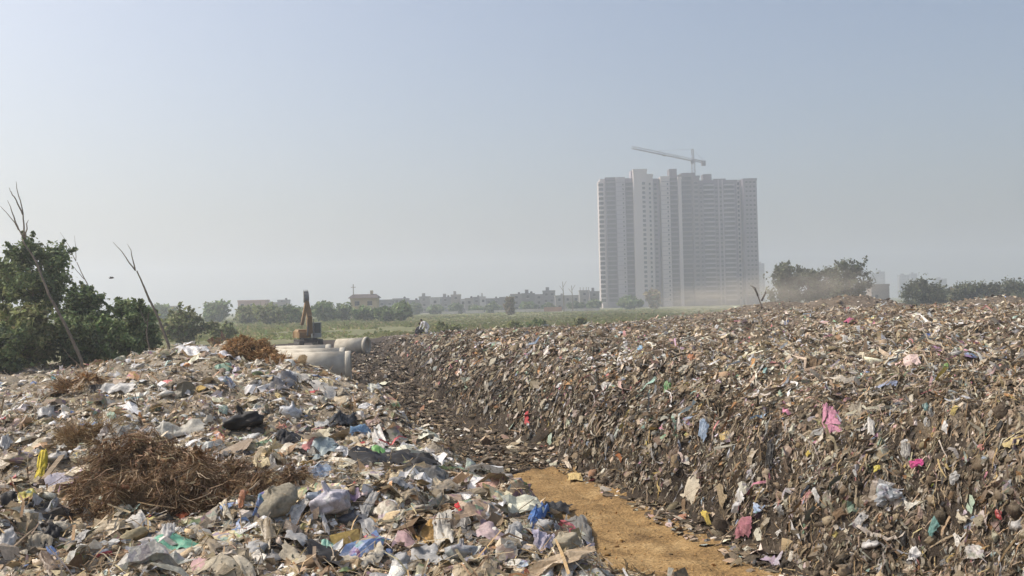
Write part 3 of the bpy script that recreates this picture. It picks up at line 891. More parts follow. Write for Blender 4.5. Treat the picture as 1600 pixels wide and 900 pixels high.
single('lump', 388, 690, 36, 15, (.74, .76, .74), "foam_dish", "white oval foam dish below the black bin bag", "dish", "white oval dish", 0, M_ONE_PLASTIC)
single('bag', 454, 650, 36, 28, (.66, .68, .70), "plastic_bag", "plump white plastic bag behind the torn black film", "bag", "plump white bag", 50)
single('sheet', 533, 664, 46, 30, (.03, .03, .036), "cloth_rag", "black cloth heaped right of the plump white bag", "rag", "black heaped cloth", 10, C, .2)
single('sheet', 563, 681, 34, 12, (.20, .34, .50), "plastic_sheet", "narrow blue plastic scrap beside the black heaped cloth", "plastic sheet", "narrow blue scrap", 0)
single('sheet', 506, 708, 44, 24, (.36, .44, .45), "plastic_sheet", "pale teal plastic sheet between the torn black film and big black sheet", "plastic sheet", "pale teal sheet", 15)
single('sheet', 548, 693, 52, 22, (.52, .44, .31), "cardboard_piece", "buff cardboard piece below the black heaped cloth", "cardboard", "buff cardboard", -10, C, .10, 2)
single('sheet', 484, 700, 24, 12, (.58, .26, .25), "cloth_rag", "coral pink cloth scrap left of the pale teal sheet", "rag", "coral pink scrap", 0, C, .15)
single('sheet', 592, 708, 20, 12, (.20, .52, .14), "plastic_sheet", "small lime green plastic scrap above the big black sheet", "plastic sheet", "lime green scrap", 0)
single('sheet', 655, 716, 48, 14, (.58, .53, .45), "plastic_sheet", "cream plastic strip behind the big black sheet's right end", "plastic sheet", "cream strip", -4)
single('sheet', 734, 733, 28, 30, (.42, .50, .42), "packing_panel", "upright pale panel with green tint on the trench edge", "panel", "upright pale green panel", -15, crumple=.04, folds=1, upright=.35)
single('bag', 788, 752, 30, 18, (.62, .60, .56), "plastic_bag", "off-white plastic bag where the left mound meets the ochre track", "bag", "off-white edge bag", 0)
single('sheet', 718, 806, 36, 12, (.55, .035, .05), "cloth_rag", "bright red cloth rag midway down the left mound", "rag", "bright red rag", 4, C, .2)
single('bag', 752, 814, 28, 24, (.66, .65, .63), "plastic_bag", "small white plastic bag just right of the bright red rag", "bag", "small white bag", 0)
single('sheet', 840, 803, 42, 24, (.10, .20, .46), "cloth_rag", "blue cloth rag near the edge of the left mound", "rag", "blue rag", 15, C, .2, 4)
single('sheet', 868, 800, 46, 24, (.06, .06, .055), "tarpaulin", "dark tarpaulin end behind the blue rag", "tarpaulin", "dark tarpaulin end", 0, C, .2)
single('sheet', 905, 838, 36, 70, (.20, .20, .19), "tarpaulin", "grey tarpaulin draped over the left mound's edge beside the track", "tarpaulin", "grey draped tarpaulin", 10, C, .15, 4)
single('sack', 884, 858, 48, 44, (.40, .36, .27), "woven_sack", "beige woven sack slumped beside the grey draped tarpaulin", "sack", "beige slumped sack", 30, C)
single('sheet', 846, 857, 34, 24, (.46, .43, .52), "cloth_rag", "lilac cloth crumpled left of the beige slumped sack", "rag", "lilac crumpled cloth", 0, C, .2)
single('sheet', 770, 842, 56, 20, (.52, .40, .40), "plastic_sheet", "dusty pink plastic sheet left of the lilac crumpled cloth", "plastic sheet", "dusty pink sheet", -25)
single('bag', 722, 872, 54, 38, (.36, .38, .40), "plastic_bag", "blue-grey plastic bag at the bottom edge of the left mound", "bag", "blue-grey bag", 30)
single('sheet', 694, 850, 32, 52, (.58, .55, .48), "plastic_sheet", "tall cream plastic sheet left of the blue-grey bag", "plastic sheet", "tall cream sheet", 12, crumple=.18)
single('sheet', 668, 838, 30, 26, (.46, .28, .10), "cardboard_piece", "orange-brown cardboard piece behind the tall cream sheet", "cardboard", "orange-brown cardboard", 0, C, .1, 1.5)
single('sack', 556, 884, 66, 34, (.46, .42, .34), "woven_sack", "pale tan woven sack at the bottom centre-left of the picture", "sack", "pale tan sack", -10, C)
single('sheet', 512, 886, 84, 30, (.035, .035, .035), "plastic_sheet", "black plastic sheet along the bottom beside the pale tan sack", "plastic sheet", "bottom black sheet", -12, crumple=.16)
single('sheet', 512, 861, 24, 20, (.26, .52, .42), "plastic_sheet", "mint green plastic scrap above the bottom black sheet", "plastic sheet", "mint green scrap", 0)
single('sheet', 340, 889, 80, 20, (.48, .43, .33), "woven_sack", "flat empty tan sack right of and below the bright green sheet", "sack", "flat empty tan sack", -5, C, .12)
single('sheet', 258, 880, 80, 20, (.50, .47, .40), "plastic_sheet", "pale dirty plastic sheet just below the bright green sheet", "plastic sheet", "pale dirty sheet", 6)
single('sheet', 262, 838, 26, 34, (.48, .47, .45), "plastic_sheet", "light grey plastic flap below the orange-red rag", "plastic sheet", "light grey flap", -8, crumple=.15)
single('sack', 204, 848, 62, 30, (.44, .38, .24), "woven_sack", "yellowish half-full sack left of the light grey flap", "sack", "yellowish half-full sack", 10, C)
single('sheet', 222, 866, 46, 18, (.28, .29, .31), "cloth_rag", "slate grey cloth in front of the yellowish half-full sack", "rag", "slate grey cloth", 0, C)
single('sheet', 550, 783, 26, 16, (.24, .16, .26), "packing_panel", "small purple packet right of the knotted lilac-white bag", "packet", "purple packet", 20, crumple=.06, folds=1)
single('sheet', 300, 549, 60, 12, (.72, .73, .75), "plastic_sheet", "bright white plastic sheet on the crest of the left mound", "plastic sheet", "white crest sheet", 0, crumple=.2)
single('sheet', 352, 558, 54, 12, (.68, .69, .74), "plastic_sheet", "bluish white plastic sheet just below the white crest sheet", "plastic sheet", "bluish white sheet", 0, crumple=.2)
single('sheet', 348, 577, 30, 9, (.20, .34, .24), "plastic_sheet", "dull green plastic scrap below the bluish white sheet", "plastic sheet", "dull green scrap", 0)
single('bag', 352, 598, 22, 15, (.40, .44, .60), "plastic_bag", "small periwinkle blue bag on the left mound's upper slope", "bag", "periwinkle bag", 0)
single('sheet', 440, 598, 36, 26, (.15, .15, .16), "metal_panel", "bent dark grey panel on the upper slope of the left mound", "panel", "bent grey panel", -35, crumple=.05, folds=1)
single('sheet', 492, 604, 66, 15, (.58, .55, .49), "plastic_sheet", "long cream plastic sheet trailing towards the trench", "plastic sheet", "long trailing cream sheet", -30)
single('sheet', 184, 611, 70, 10, (.50, .50, .49), "plastic_roll", "long grey-white roll of film below the dry twig bush", "roll", "grey-white film roll", 6, crumple=.3, folds=1.5)
single('sheet', 150, 614, 22, 12, (.04, .04, .045), "plastic_sheet", "black film scrap at the end of the grey-white film roll", "plastic sheet", "black film scrap", 0)
single('sheet', 207, 626, 24, 10, (.20, .42, .44), "plastic_sheet", "teal plastic scrap below the grey-white film roll", "plastic sheet", "teal scrap", 0)
single('bag', 260, 620, 28, 16, (.66, .64, .58), "plastic_bag", "ivory plastic bag right of the teal scrap", "bag", "ivory bag", 0)
single('sheet', 305, 788, 0.1 + 22, 16, (.42, .40, .38), "plastic_sheet", "grey film patch right of the orange-red rag", "plastic sheet", "grey film patch", 0)
# the right mound
single('sheet', 1303, 668, 32, 56, (.58, .27, .38), "cloth_rag", "bright pink cloth hanging on the face of the right mound", "rag", "bright pink cloth", 8, C, .18, 4)
single('sheet', 1342, 652, 24, 42, (.28, .25, .20), "cloth_strip", "brown-grey cloth strip just right of the bright pink cloth", "cloth strip", "brown-grey strip", 30, C, .15)
single('sheet', 1436, 731, 24, 18, (.52, .08, .24), "cloth_rag", "small magenta cloth on the right mound below the pink cloth", "rag", "small magenta cloth", 0, C, .2)
single('sheet', 1328, 504, 30, 9, (.50, .13, .24), "cloth_rag", "raspberry cloth scrap on the rim of the right mound", "rag", "raspberry rim scrap", 0, C, .2)
single('sheet', 1084, 766, 34, 26, (.62, .56, .44), "cardboard_piece", "cream triangular board low on the right mound's face", "cardboard", "cream triangular board", 20, C, .06, 1)
single('sheet', 898, 749, 24, 20, (.60, .45, .20), "paper_bag", "yellow-tan paper bag at the right mound's foot by the track", "paper bag", "yellow-tan paper bag", 0, C, .1)
single('sheet', 888, 726, 9, 30, (.60, .52, .42), "cloth_strip", "pale hanging strip above the yellow-tan paper bag", "cloth strip", "pale hanging strip", 15, C)
single('sheet', 1000, 547, 15, 11, (.30, .52, .72), "plastic_sheet", "sky blue plastic scrap near the rim of the right mound", "plastic sheet", "sky blue rim scrap", 0)
single('sheet', 1102, 672, 15, 26, (.34, .46, .62), "plastic_sheet", "light blue plastic strip midway up the right mound", "plastic sheet", "light blue strip", -20)
single('sheet', 1321, 541, 12, 28, (.66, .63, .56), "packing_panel", "white panel standing upright near the right mound's rim", "panel", "upright white panel", 0, crumple=.05, folds=1, upright=.3)
single('sheet', 1165, 828, 32, 18, (.46, .20, .24), "cloth_rag", "dusky rose cloth low on the right mound beside the track", "rag", "dusky rose cloth", 0, C, .2)
single('sheet', 1392, 778, 54, 24, (.52, .56, .60), "plastic_sheet", "bunched bluish white film low on the right mound", "plastic sheet", "bunched bluish film", 10, crumple=.2, folds=5)
single('sheet', 1428, 796, 30, 20, (.66, .64, .56), "plastic_sheet", "cream plastic flap just below the bunched bluish film", "plastic sheet", "cream flap", 20)
single('sheet', 1045, 612, 14, 15, (.10, .28, .08), "plastic_sheet", "dark green plastic scrap high on the right mound's face", "plastic sheet", "dark green scrap", 0)
single('sheet', 1462, 832, 14, 28, (.18, .36, .34), "cloth_strip", "teal cloth strip low on the right mound", "cloth strip", "teal strip", -35, C)
single('bag', 1590, 828, 34, 30, (.55, .54, .52), "plastic_bag", "pale plastic bag at the far right edge of the picture", "bag", "far right pale bag", 0)
single('sheet', 1530, 877, 38, 22, (.60, .58, .53), "plastic_sheet", "white plastic sheet in the bottom right corner", "plastic sheet", "corner white sheet", 15)
single('sheet', 1585, 700, 32, 16, (.60, .48, .22), "plastic_sheet", "mustard yellow film at the right edge of the picture", "plastic sheet", "mustard film", 0)
single('sheet', 1449, 529, 13, 10, (.12, .20, .50), "plastic_sheet", "royal blue scrap below the right mound's rim", "plastic sheet", "royal blue scrap", 0)
single('bag', 1495, 556, 24, 17, (.52, .51, .49), "plastic_bag", "round grey-white bag near the right mound's rim", "bag", "round grey-white bag", 0)
single('sheet', 1402, 499, 30, 9, (.58, .52, .24), "plastic_sheet", "pale yellow sheet on the right mound's rim", "plastic sheet", "pale yellow rim sheet", 0)
single('sheet', 1206, 881, 42, 20, (.52, .47, .54), "plastic_sheet", "pale lilac film at the right mound's foot near the bottom", "plastic sheet", "pale lilac film", 0)
single('sheet', 1205, 716, 14, 48, (.05, .05, .06), "cloth_strip", "black cloth strip hanging down the right mound", "cloth strip", "black hanging strip", -5, C, .2)
single('sheet', 826, 658, 10, 17, (.46, .07, .08), "cloth_rag", "red rag on the right mound's face above the track's end", "rag", "high red rag", 0, C)
single('sheet', 1477, 579, 15, 14, (.22, .38, .10), "plastic_sheet", "grass green scrap below the round grey-white bag", "plastic sheet", "grass green scrap", 0)
single('sheet', 1190, 801, 24, 12, (.34, .46, .66), "plastic_sheet", "pale blue film above the dusky rose cloth", "plastic sheet", "pale blue film", 0)
single('sheet', 1372, 735, 12, 10, (.62, .52, .06), "plastic_sheet", "small canary yellow scrap left of the small magenta cloth", "plastic sheet", "canary yellow scrap", 0)
single('sheet', 1080, 562, 14, 10, (.52, .20, .08), "plastic_sheet", "burnt orange scrap near the rim right of the sky blue scrap", "plastic sheet", "burnt orange scrap", 0)
single('sheet', 952, 612, 24, 18, (.64, .62, .58), "paper_scrap", "whitish paper scrap high on the right mound's left end", "paper", "whitish paper scrap", 30)
single('sheet', 1275, 570, 36, 12, (.17, .115, .07), "cloth_rag", "dark brown arched cloth below the raspberry rim scrap", "rag", "dark brown arched cloth", 0, C, .25)
single('sheet', 1417, 714, 18, 22, (.46, .45, .42), "plastic_sheet", "grey-white film just above the small magenta cloth", "plastic sheet", "grey-white film", 0)

# sticks and planks lying on the rubbish
def stick(px0, py0, px1, py1, r, label, ref, flat=False, lift=0.05):
    a, _ = ground_hit(px0, py0); b, _ = ground_hit(px1, py1)
    a = a + np.array([0, 0, lift]); b = b + np.array([0, 0, lift])
    mb = MB()
    if flat:
        mb.bar((0, 0, 0), b - a, r * 2.6, r * 0.7)
    else:
        k = np.linspace(0, 1, 7)[:, None]
        wob = np.random.default_rng(int(px0)).normal(0, 0.012, (7, 3))
        mb.tube((b - a)[None] * k + wob, np.linspace(r, r * 0.55, 7), 7)
    nm = "plank" if flat else "stick"
    o = mb.build(nm, M_WOOD, loc=a, smooth_shade=not flat)
    tag(o, label, nm)
    SINGLES.append(((px0 + px1) / 2, (py0 + py1) / 2, ref))
stick(62, 765, 98, 718, .020, "weathered wooden plank leaning left of the long yellow strip", "leaning plank", True)
stick(232, 812, 344, 762, .012, "long thin brown stick poking out below the brush heap", "long thin stick", lift=.07)
stick(388, 778, 432, 742, .013, "dark short stick right of the dry brush heap", "dark short stick", lift=.06)
stick(160, 782, 190, 756, .016, "pale stick against the brush heap's left side", "pale stick", lift=.06)
stick(10, 880, 60, 830, .014, "grey stick in the bottom left corner", "corner stick", lift=.06)
stick(60, 872, 190, 886, .011, "thin bleached stick along the bottom left edge", "bleached stick", lift=.06)
stick(380, 870, 376, 805, .007, "thin upright twig in front of the round khaki sack", "upright twig", lift=.06)
stick(1340, 560, 1300, 590, .02, "grey branch lying near the right mound's rim", "grey branch")
stick(1120, 860, 1160, 815, .014, "brown stick at the right mound's foot", "foot stick")

# about 200 more pieces, each the largest in its own patch, named after the nearest landmark
KINDS_ = {
    "plastic_sheet": ("sheet", "plastic sheet", ["crumpled plastic sheet", "torn plastic film", "flattened plastic bag"], PL),
    "cloth_rag": ("sheet", "rag", ["cloth rag", "wadded cloth"], C),
    "plastic_bag": ("bag", "bag", ["stuffed plastic bag", "tied plastic bag"], PL),
    "carton": ("carton", "carton", ["crushed carton"], C),
    "stone": ("lump", "stone", ["earthy lump"], C),
}
WORDS = {"off-white": (.60, .58, .54), "beige": (.45, .40, .31), "tan": (.36, .29, .19), "light grey": (.42, .42, .41), "dark grey": (.12, .12, .12), "black": (.03, .03, .032),
         "cream": (.60, .54, .42), "brown": (.19, .13, .08), "pale blue": (.38, .46, .56), "pale green": (.36, .46, .36), "dusty pink": (.54, .36, .36), "ochre": (.48, .34, .12),
         "mauve": (.38, .31, .40), "teal": (.18, .36, .36), "rust": (.38, .15, .06), "white": (.72, .71, .69), "blue": (.13, .22, .44), "red": (.46, .07, .07), "yellow": (.60, .47, .12)}
W_LEFT = [6, 8, 6, 5, 3, 2, 6, 5, 1.5, 1.5, 1.5, 1, .7, .8, 1, 3, .6, .5, .7]
W_RIGHT = [3, 6, 7, 5, 4, 3, 3, 7, 1.2, 1, 1.2, 1, .7, .6, 1.2, 1.5, .6, .6, .6]
used_labels = set(); PLACED = [(s[0], s[1]) for s in SINGLES]; LAND = list(SINGLES)
def relation(px, py, lx, ly, d):
    near = "just " if d < 45 else ""
    dx, dy = px - lx, py - ly
    if abs(dx) > 1.3 * abs(dy): return near + ("right of" if dx > 0 else "left of")
    return near + ("in front of" if dy > 0 else "behind")
ri = np.random.default_rng(909)
def many(n, region, wts, group, size0, kinds, pk):
    done = 0; tries = 0
    names = list(WORDS); w = np.array(wts, float); w /= w.sum()
    while done < n and tries < n * 40:
        tries += 1
        px, py = region(ri)
        p, dist = ground_hit(px, py)
        if min((px - a) ** 2 + (py - b) ** 2 for a, b in PLACED) < 26 ** 2: continue
        k = ri.choice(kinds, p=pk); shape, cat, phr, mt = KINDS_[k]
        cw = ri.choice(names, p=w)
        if k == "stone": cw = ri.choice(["tan", "brown", "light grey", "beige"])
        if k == "carton": cw = ri.choice(["tan", "beige", "brown", "off-white", "ochre"])
        ph = ri.choice(phr)
        cand = sorted(LAND, key=lambda s: (s[0] - px) ** 2 + (s[1] - py) ** 2)[:3]
        lab = None
        for lx, ly, ref in cand:
            d = math.hypot(px - lx, py - ly)
            t = f"{cw} {ph} {relation(px, py, lx, ly, d)} the {ref}"
            if len(t.split()) <= 15 and t not in used_labels: lab = t; break
        if lab is None: continue
        used_labels.add(lab)
        wd = size0 * np.exp(ri.normal(0, .3)) / dist * FPX
        wd = min(max(wd, 8), 46)
        hh = wd * ri.uniform(.4, .75) if shape != 'sheet' else wd * ri.uniform(.3, .6)
        if 'right' in group and shape == 'sheet': hh = wd * ri.uniform(.7, 1.5); wd *= .7
        kw = dict(n=11) if shape == 'sheet' else {}
        col = np.array(WORDS[cw]) * (1 + ri.normal(0, .08))
        single(shape, px, py, wd, hh, tuple(np.clip(col, .01, .85)), k, lab, cat, "", ri.uniform(-60, 60), mt, ri.uniform(.10, .22), ri.uniform(2, 5), group=group, **kw)
        PLACED.append((px, py)); done += 1
def reg_left(r):
    while True:
        px, py = r.uniform(0, 930), 560 + 335 * r.uniform(0, 1) ** .8
        if py > np.interp(px, [0, 200, 340, 480, 560, 620, 700, 800, 870, 930], [600, 575, 555, 575, 620, 690, 730, 755, 800, 870]): return px, py
def reg_right(r):
    while True:
        px, py = r.uniform(700, 1598), 500 + 395 * r.uniform(0, 1) ** .8
        if py > np.interp(px, [700, 1000, 1300, 1600], [540, 522, 512, 500]) and py < np.interp(px, [700, 800, 900, 1000, 1100, 1200], [640, 700, 745, 800, 850, 900]): return px, py
many(150, reg_left, W_LEFT, "larger scraps strewn over the left mound", 0.18, ["plastic_sheet", "cloth_rag", "plastic_bag", "carton", "stone"], [.45, .2, .15, .1, .1])
many(110, reg_right, W_RIGHT, "larger scraps strewn over the right mound", 0.105, ["plastic_sheet", "cloth_rag", "plastic_bag", "carton"], [.5, .32, .1, .08])
# ------------------------------------------------------------------ heaps of dry brush
def mat_strand(name): return mat_tint(name, 0.9, dirt=(.10, .07, .045), dirt_amt=0.35, scale=20, spec=0.15)
M_STRAND = mat_strand("dry_strands")
M_BARK = mat_plain("bare_bark", (.20, .165, .13), 0.95, 0.3, 6)

def strands(n, fn, rng, length, width, pal, seg=4, bend=0.5):
    """n thin bent blades; fn(rng, n) gives roots and directions"""
    root, dirs = fn(rng, n)
    L = length * np.exp(rng.normal(0, .35, n))
    wd = width * np.exp(rng.normal(0, .3, n))
    side = np.cross(dirs, rng.normal(0, 1, (n, 3))); side /= np.linalg.norm(side, axis=1)[:, None] + 1e-9
    bv = rng.normal(0, 1, (n, 3)) * bend; bv2 = rng.normal(0, 1, (n, 3)) * bend
    t = np.linspace(0, 1, seg + 1)
    pts = root[:, None] + dirs[:, None] * (L[:, None] * t[None])[..., None] + bv[:, None] * (L[:, None] * t[None] ** 2 * .5)[..., None] + bv2[:, None] * (L[:, None] * np.sin(t * 6.3)[None] * .08)[..., None]
    tap = (1 - .6 * t)[None] * wd[:, None]
    l = pts - side[:, None] * tap[..., None] * .5; r = pts + side[:, None] * tap[..., None] * .5
    v = np.stack([l, r], 2).reshape(n, -1, 3)
    k = np.arange(seg)
    q = np.stack([2 * k, 2 * k + 1, 2 * k + 3, 2 * k + 2], -1)
    V = 2 * (seg + 1)
    q = (q[None] + np.arange(n)[:, None, None] * V).reshape(-1, 4)
    return v.reshape(-1, 3), q, np.repeat(pick_cols(pal, n, rng), V, axis=0)

def brush_heap(name, label, cat, px, py, wpx, hpx, n, length, width, pal, seed, up=0.15, depth=.7, core=(.05, .035, .022), leaves=0, tuft=22, shape=None, hang=0.0):
    rng = np.random.default_rng(seed)
    p, dist = ground_hit(px, py)
    m = dist / FPX
    W, H = wpx * m / 2, hpx * m
    root_o = empty(name, p)
    tag(root_o, label, cat)
    if shape is None: shape = lambda a, b: np.sqrt(np.clip(1 - a * a - b * b, 0, 1))
    # the packed inside
    g = np.linspace(-1, 1, 31)
    A, B = np.meshgrid(g, g, indexing='ij')
    r = np.hypot(A, B); A2, B2 = A, B
    x = A * W * .94; y = B * W * depth * .94
    z = shape(A, B) * H * .74 * (1 + .22 * fbm(A * 3 + seed, B * 3, 3, seed)) + (height(x + p[0], y + p[1]) - p[2]) - .05
    keep = grid_quads(31)
    rc = (A.ravel()[keep].mean(1) ** 2 + B.ravel()[keep].mean(1) ** 2) < 1.0
    if core is not None:
     me = mesh_from("packed_core", np.stack([x, y, z], -1).reshape(-1, 3), keep[rc], np.tile(np.array(core) * 2.2, (A.size, 1)), True, [M_STRAND])
     tag(link("packed_core", me, root_o), kind="stuff")
    def roots(rng, n):
        a = np.sqrt(rng.uniform(0, 1, n)); th = rng.uniform(0, 2 * math.pi, n)
        u, w = a * np.cos(th), a * np.sin(th)
        zz = shape(u, w) * H * rng.uniform(.55, 1.0, n) * (1 + .22 * fbm(u * 3 + seed, w * 3, 3, seed))
        X = u * W; Y = w * W * depth
        R = np.stack([X, Y, zz + (height(X + p[0], Y + p[1]) - p[2])], -1)
        D = rng.normal(0, 1, (n, 3)); D[:, 2] = D[:, 2] * .45 + up
        D[:, 0] += u * .5; D[:, 1] += w * .5 - hang * (w < 0.1); D[:, 2] -= hang * 1.2 * (w < 0.2)
        if tuft and n > 600:                                   # strands hang together in tufts
            k = rng.integers(0, n // tuft, n)
            R = R[k] + rng.normal(0, .022, (n, 3)) * (W / .9); D = D[k] + rng.normal(0, .42, (n, 3))
        return R, D / np.linalg.norm(D, axis=1)[:, None]
    v, q, c = strands(n, roots, rng, length, width, pal, 4)
    me = mesh_from("strands", v, q, c, True, [M_STRAND])
    tag(link("strands", me, root_o), kind="stuff")
    if leaves:
        R, D = roots(rng, leaves)
        sc = Scatter()
        fr = frames(D, np.tile([[0.0, -1, -.4]], (leaves, 1)), rng, np.full(leaves, .5), rng.normal(0, .8, leaves))
        sc.put(T_SHEET_LO, R + np.array([0, 0, .015]), fr, np.exp(rng.normal(0, .4, (leaves, 1))) * np.array([[.013, .032, .02]]), pick_cols(pal, leaves, rng) * 1.25, rng)
        me = mesh_from("dry_leaves", np.concatenate(sc.v), np.concatenate(sc.q), np.concatenate(sc.c), False, [M_STRAND])
        tag(link("dry_leaves", me, root_o), kind="stuff")
    return root_o

P_BRUSH = [(8, (.215, .152, .098)), (7, (.15, .104, .066)), (5, (.28, .21, .145)), (3, (.085, .05, .03)), (2, (.44, .36, .26))]
P_RUST = [(8, (.34, .225, .125)), (6, (.26, .165, .088)), (5, (.43, .31, .18)), (2, (.14, .07, .03))]
brush_heap("brush_heap", "big tangled heap of dry brown brush on the left mound", "brush heap", 278, 785, 326, 76, 12000, .12, .0060, P_BRUSH, 5, .08, .75, hang=.7, leaves=4000,
           shape=lambda a, b: np.clip(1 - a * a - b * b, 0, 1) ** .32 * np.interp(a, [-1, -.3, .25, 1], [.8, 1.0, 1.0, .5]) * (1 + .40 * noise2(a * 3.3, b * 3.3, 77) + .25 * noise2(a * 7, b * 7, 78)))
SINGLES.append((275, 760, "dry brush heap"))
brush_heap("brush_heap", "small brown fringe of dry brush right of the khaki sack", "brush heap", 452, 770, 70, 34, 1500, .12, .006, P_BRUSH, 9, .1, .7, hang=.4)
brush_heap("straw_heap", "rust-orange straw heap on the crest of the left mound", "straw heap", 396, 566, 104, 32, 6500, .07, .013, P_RUST, 6, .1, .7)
brush_heap("straw_heap", "low rust-brown straw trail running down towards the pipes", "straw heap", 438, 570, 44, 12, 900, .12, .014, P_RUST, 7, .05, .7)
brush_heap("brush_heap", "low tan straw patch at the left end of the left mound", "brush heap", 135, 690, 90, 18, 1800, .16, .007, P_STRAW, 12, .3, .6)
# a dry upright twig bush
brush_heap("twig_bush", "dry reddish twig bush under the tallest dead tree", "bush", 122, 614, 78, 22, 800, .22, .010, P_RUST + P_BRUSH, 8, .55, .6, core=None, leaves=500)
# ------------------------------------------------------------------ concrete pipes
M_CONC = mat_plain("pipe_concrete", (.56, .52, .43), 0.9, 0.15, 2.5, dirt=(.24, .20, .15), dirt_amt=.65, bump=.15)
def pipe(px, py, depth, length, r, ang, label, tilt=0.0, zoff=0.0, bell=1.07):
    """a hollow concrete drain pipe with a socket collar; px, py is where its right-hand end meets the ground"""
    p = at(px, py, depth)
    p[2] = height(p[0], p[1]) + zoff
    root = empty("concrete_pipe", p, math.radians(ang))
    tag(root, label, "pipe", "concrete drain pipes by the trench")
    def shell(prof, n=40):
        mb = MB()
        th = np.linspace(0, 2 * math.pi, n, endpoint=False)
        v = np.array([(x, rr * math.cos(t), rr * math.sin(t)) for x, rr in prof for t in th])
        k = len(prof)
        q = [(i * n + j, i * n + (j + 1) % n, ((i + 1) % k) * n + (j + 1) % n, ((i + 1) % k) * n + j) for i in range(k) for j in range(n)]
        v[:, 2] += r
        v[:, 2] += (v[:, 0]) * math.tan(math.radians(tilt))
        mb.add(v, q=q)
        return mb
    t = r * .14
    o = shell([(-length, r), (-.22, r), (-.22, r - t), (-length, r - t)]).build("barrel", M_CONC, root, True)
    o = shell([(-.24, r * 1.002), (-.20, r * bell), (0, r * bell), (0, r * .90), (-.24, r * .88)]).build("socket_collar", M_CONC, root, True)
    for ch in root.children:
        for poly in ch.data.polygons: poly.use_smooth = abs(poly.normal.x) < .4
    return root
pipe(549, 590, 43.5, 3.0, .70, 7, "nearest pale concrete drain pipe beside the left mound", 0, .12, 1.012)
pipe(540, 585, 45.6, 3.0, .70, 7, "pale concrete drain pipe in the middle of its row of three", 0, .20, 1.012)
pipe(518, 580, 47.7, 2.6, .70, 7, "pale concrete drain pipe at the back of its row of three", 0, .28, 1.012)
pipe(575, 550, 74.0, 2.5, .60, -16, "lone concrete drain pipe lying behind the row of pipes", 2.5)

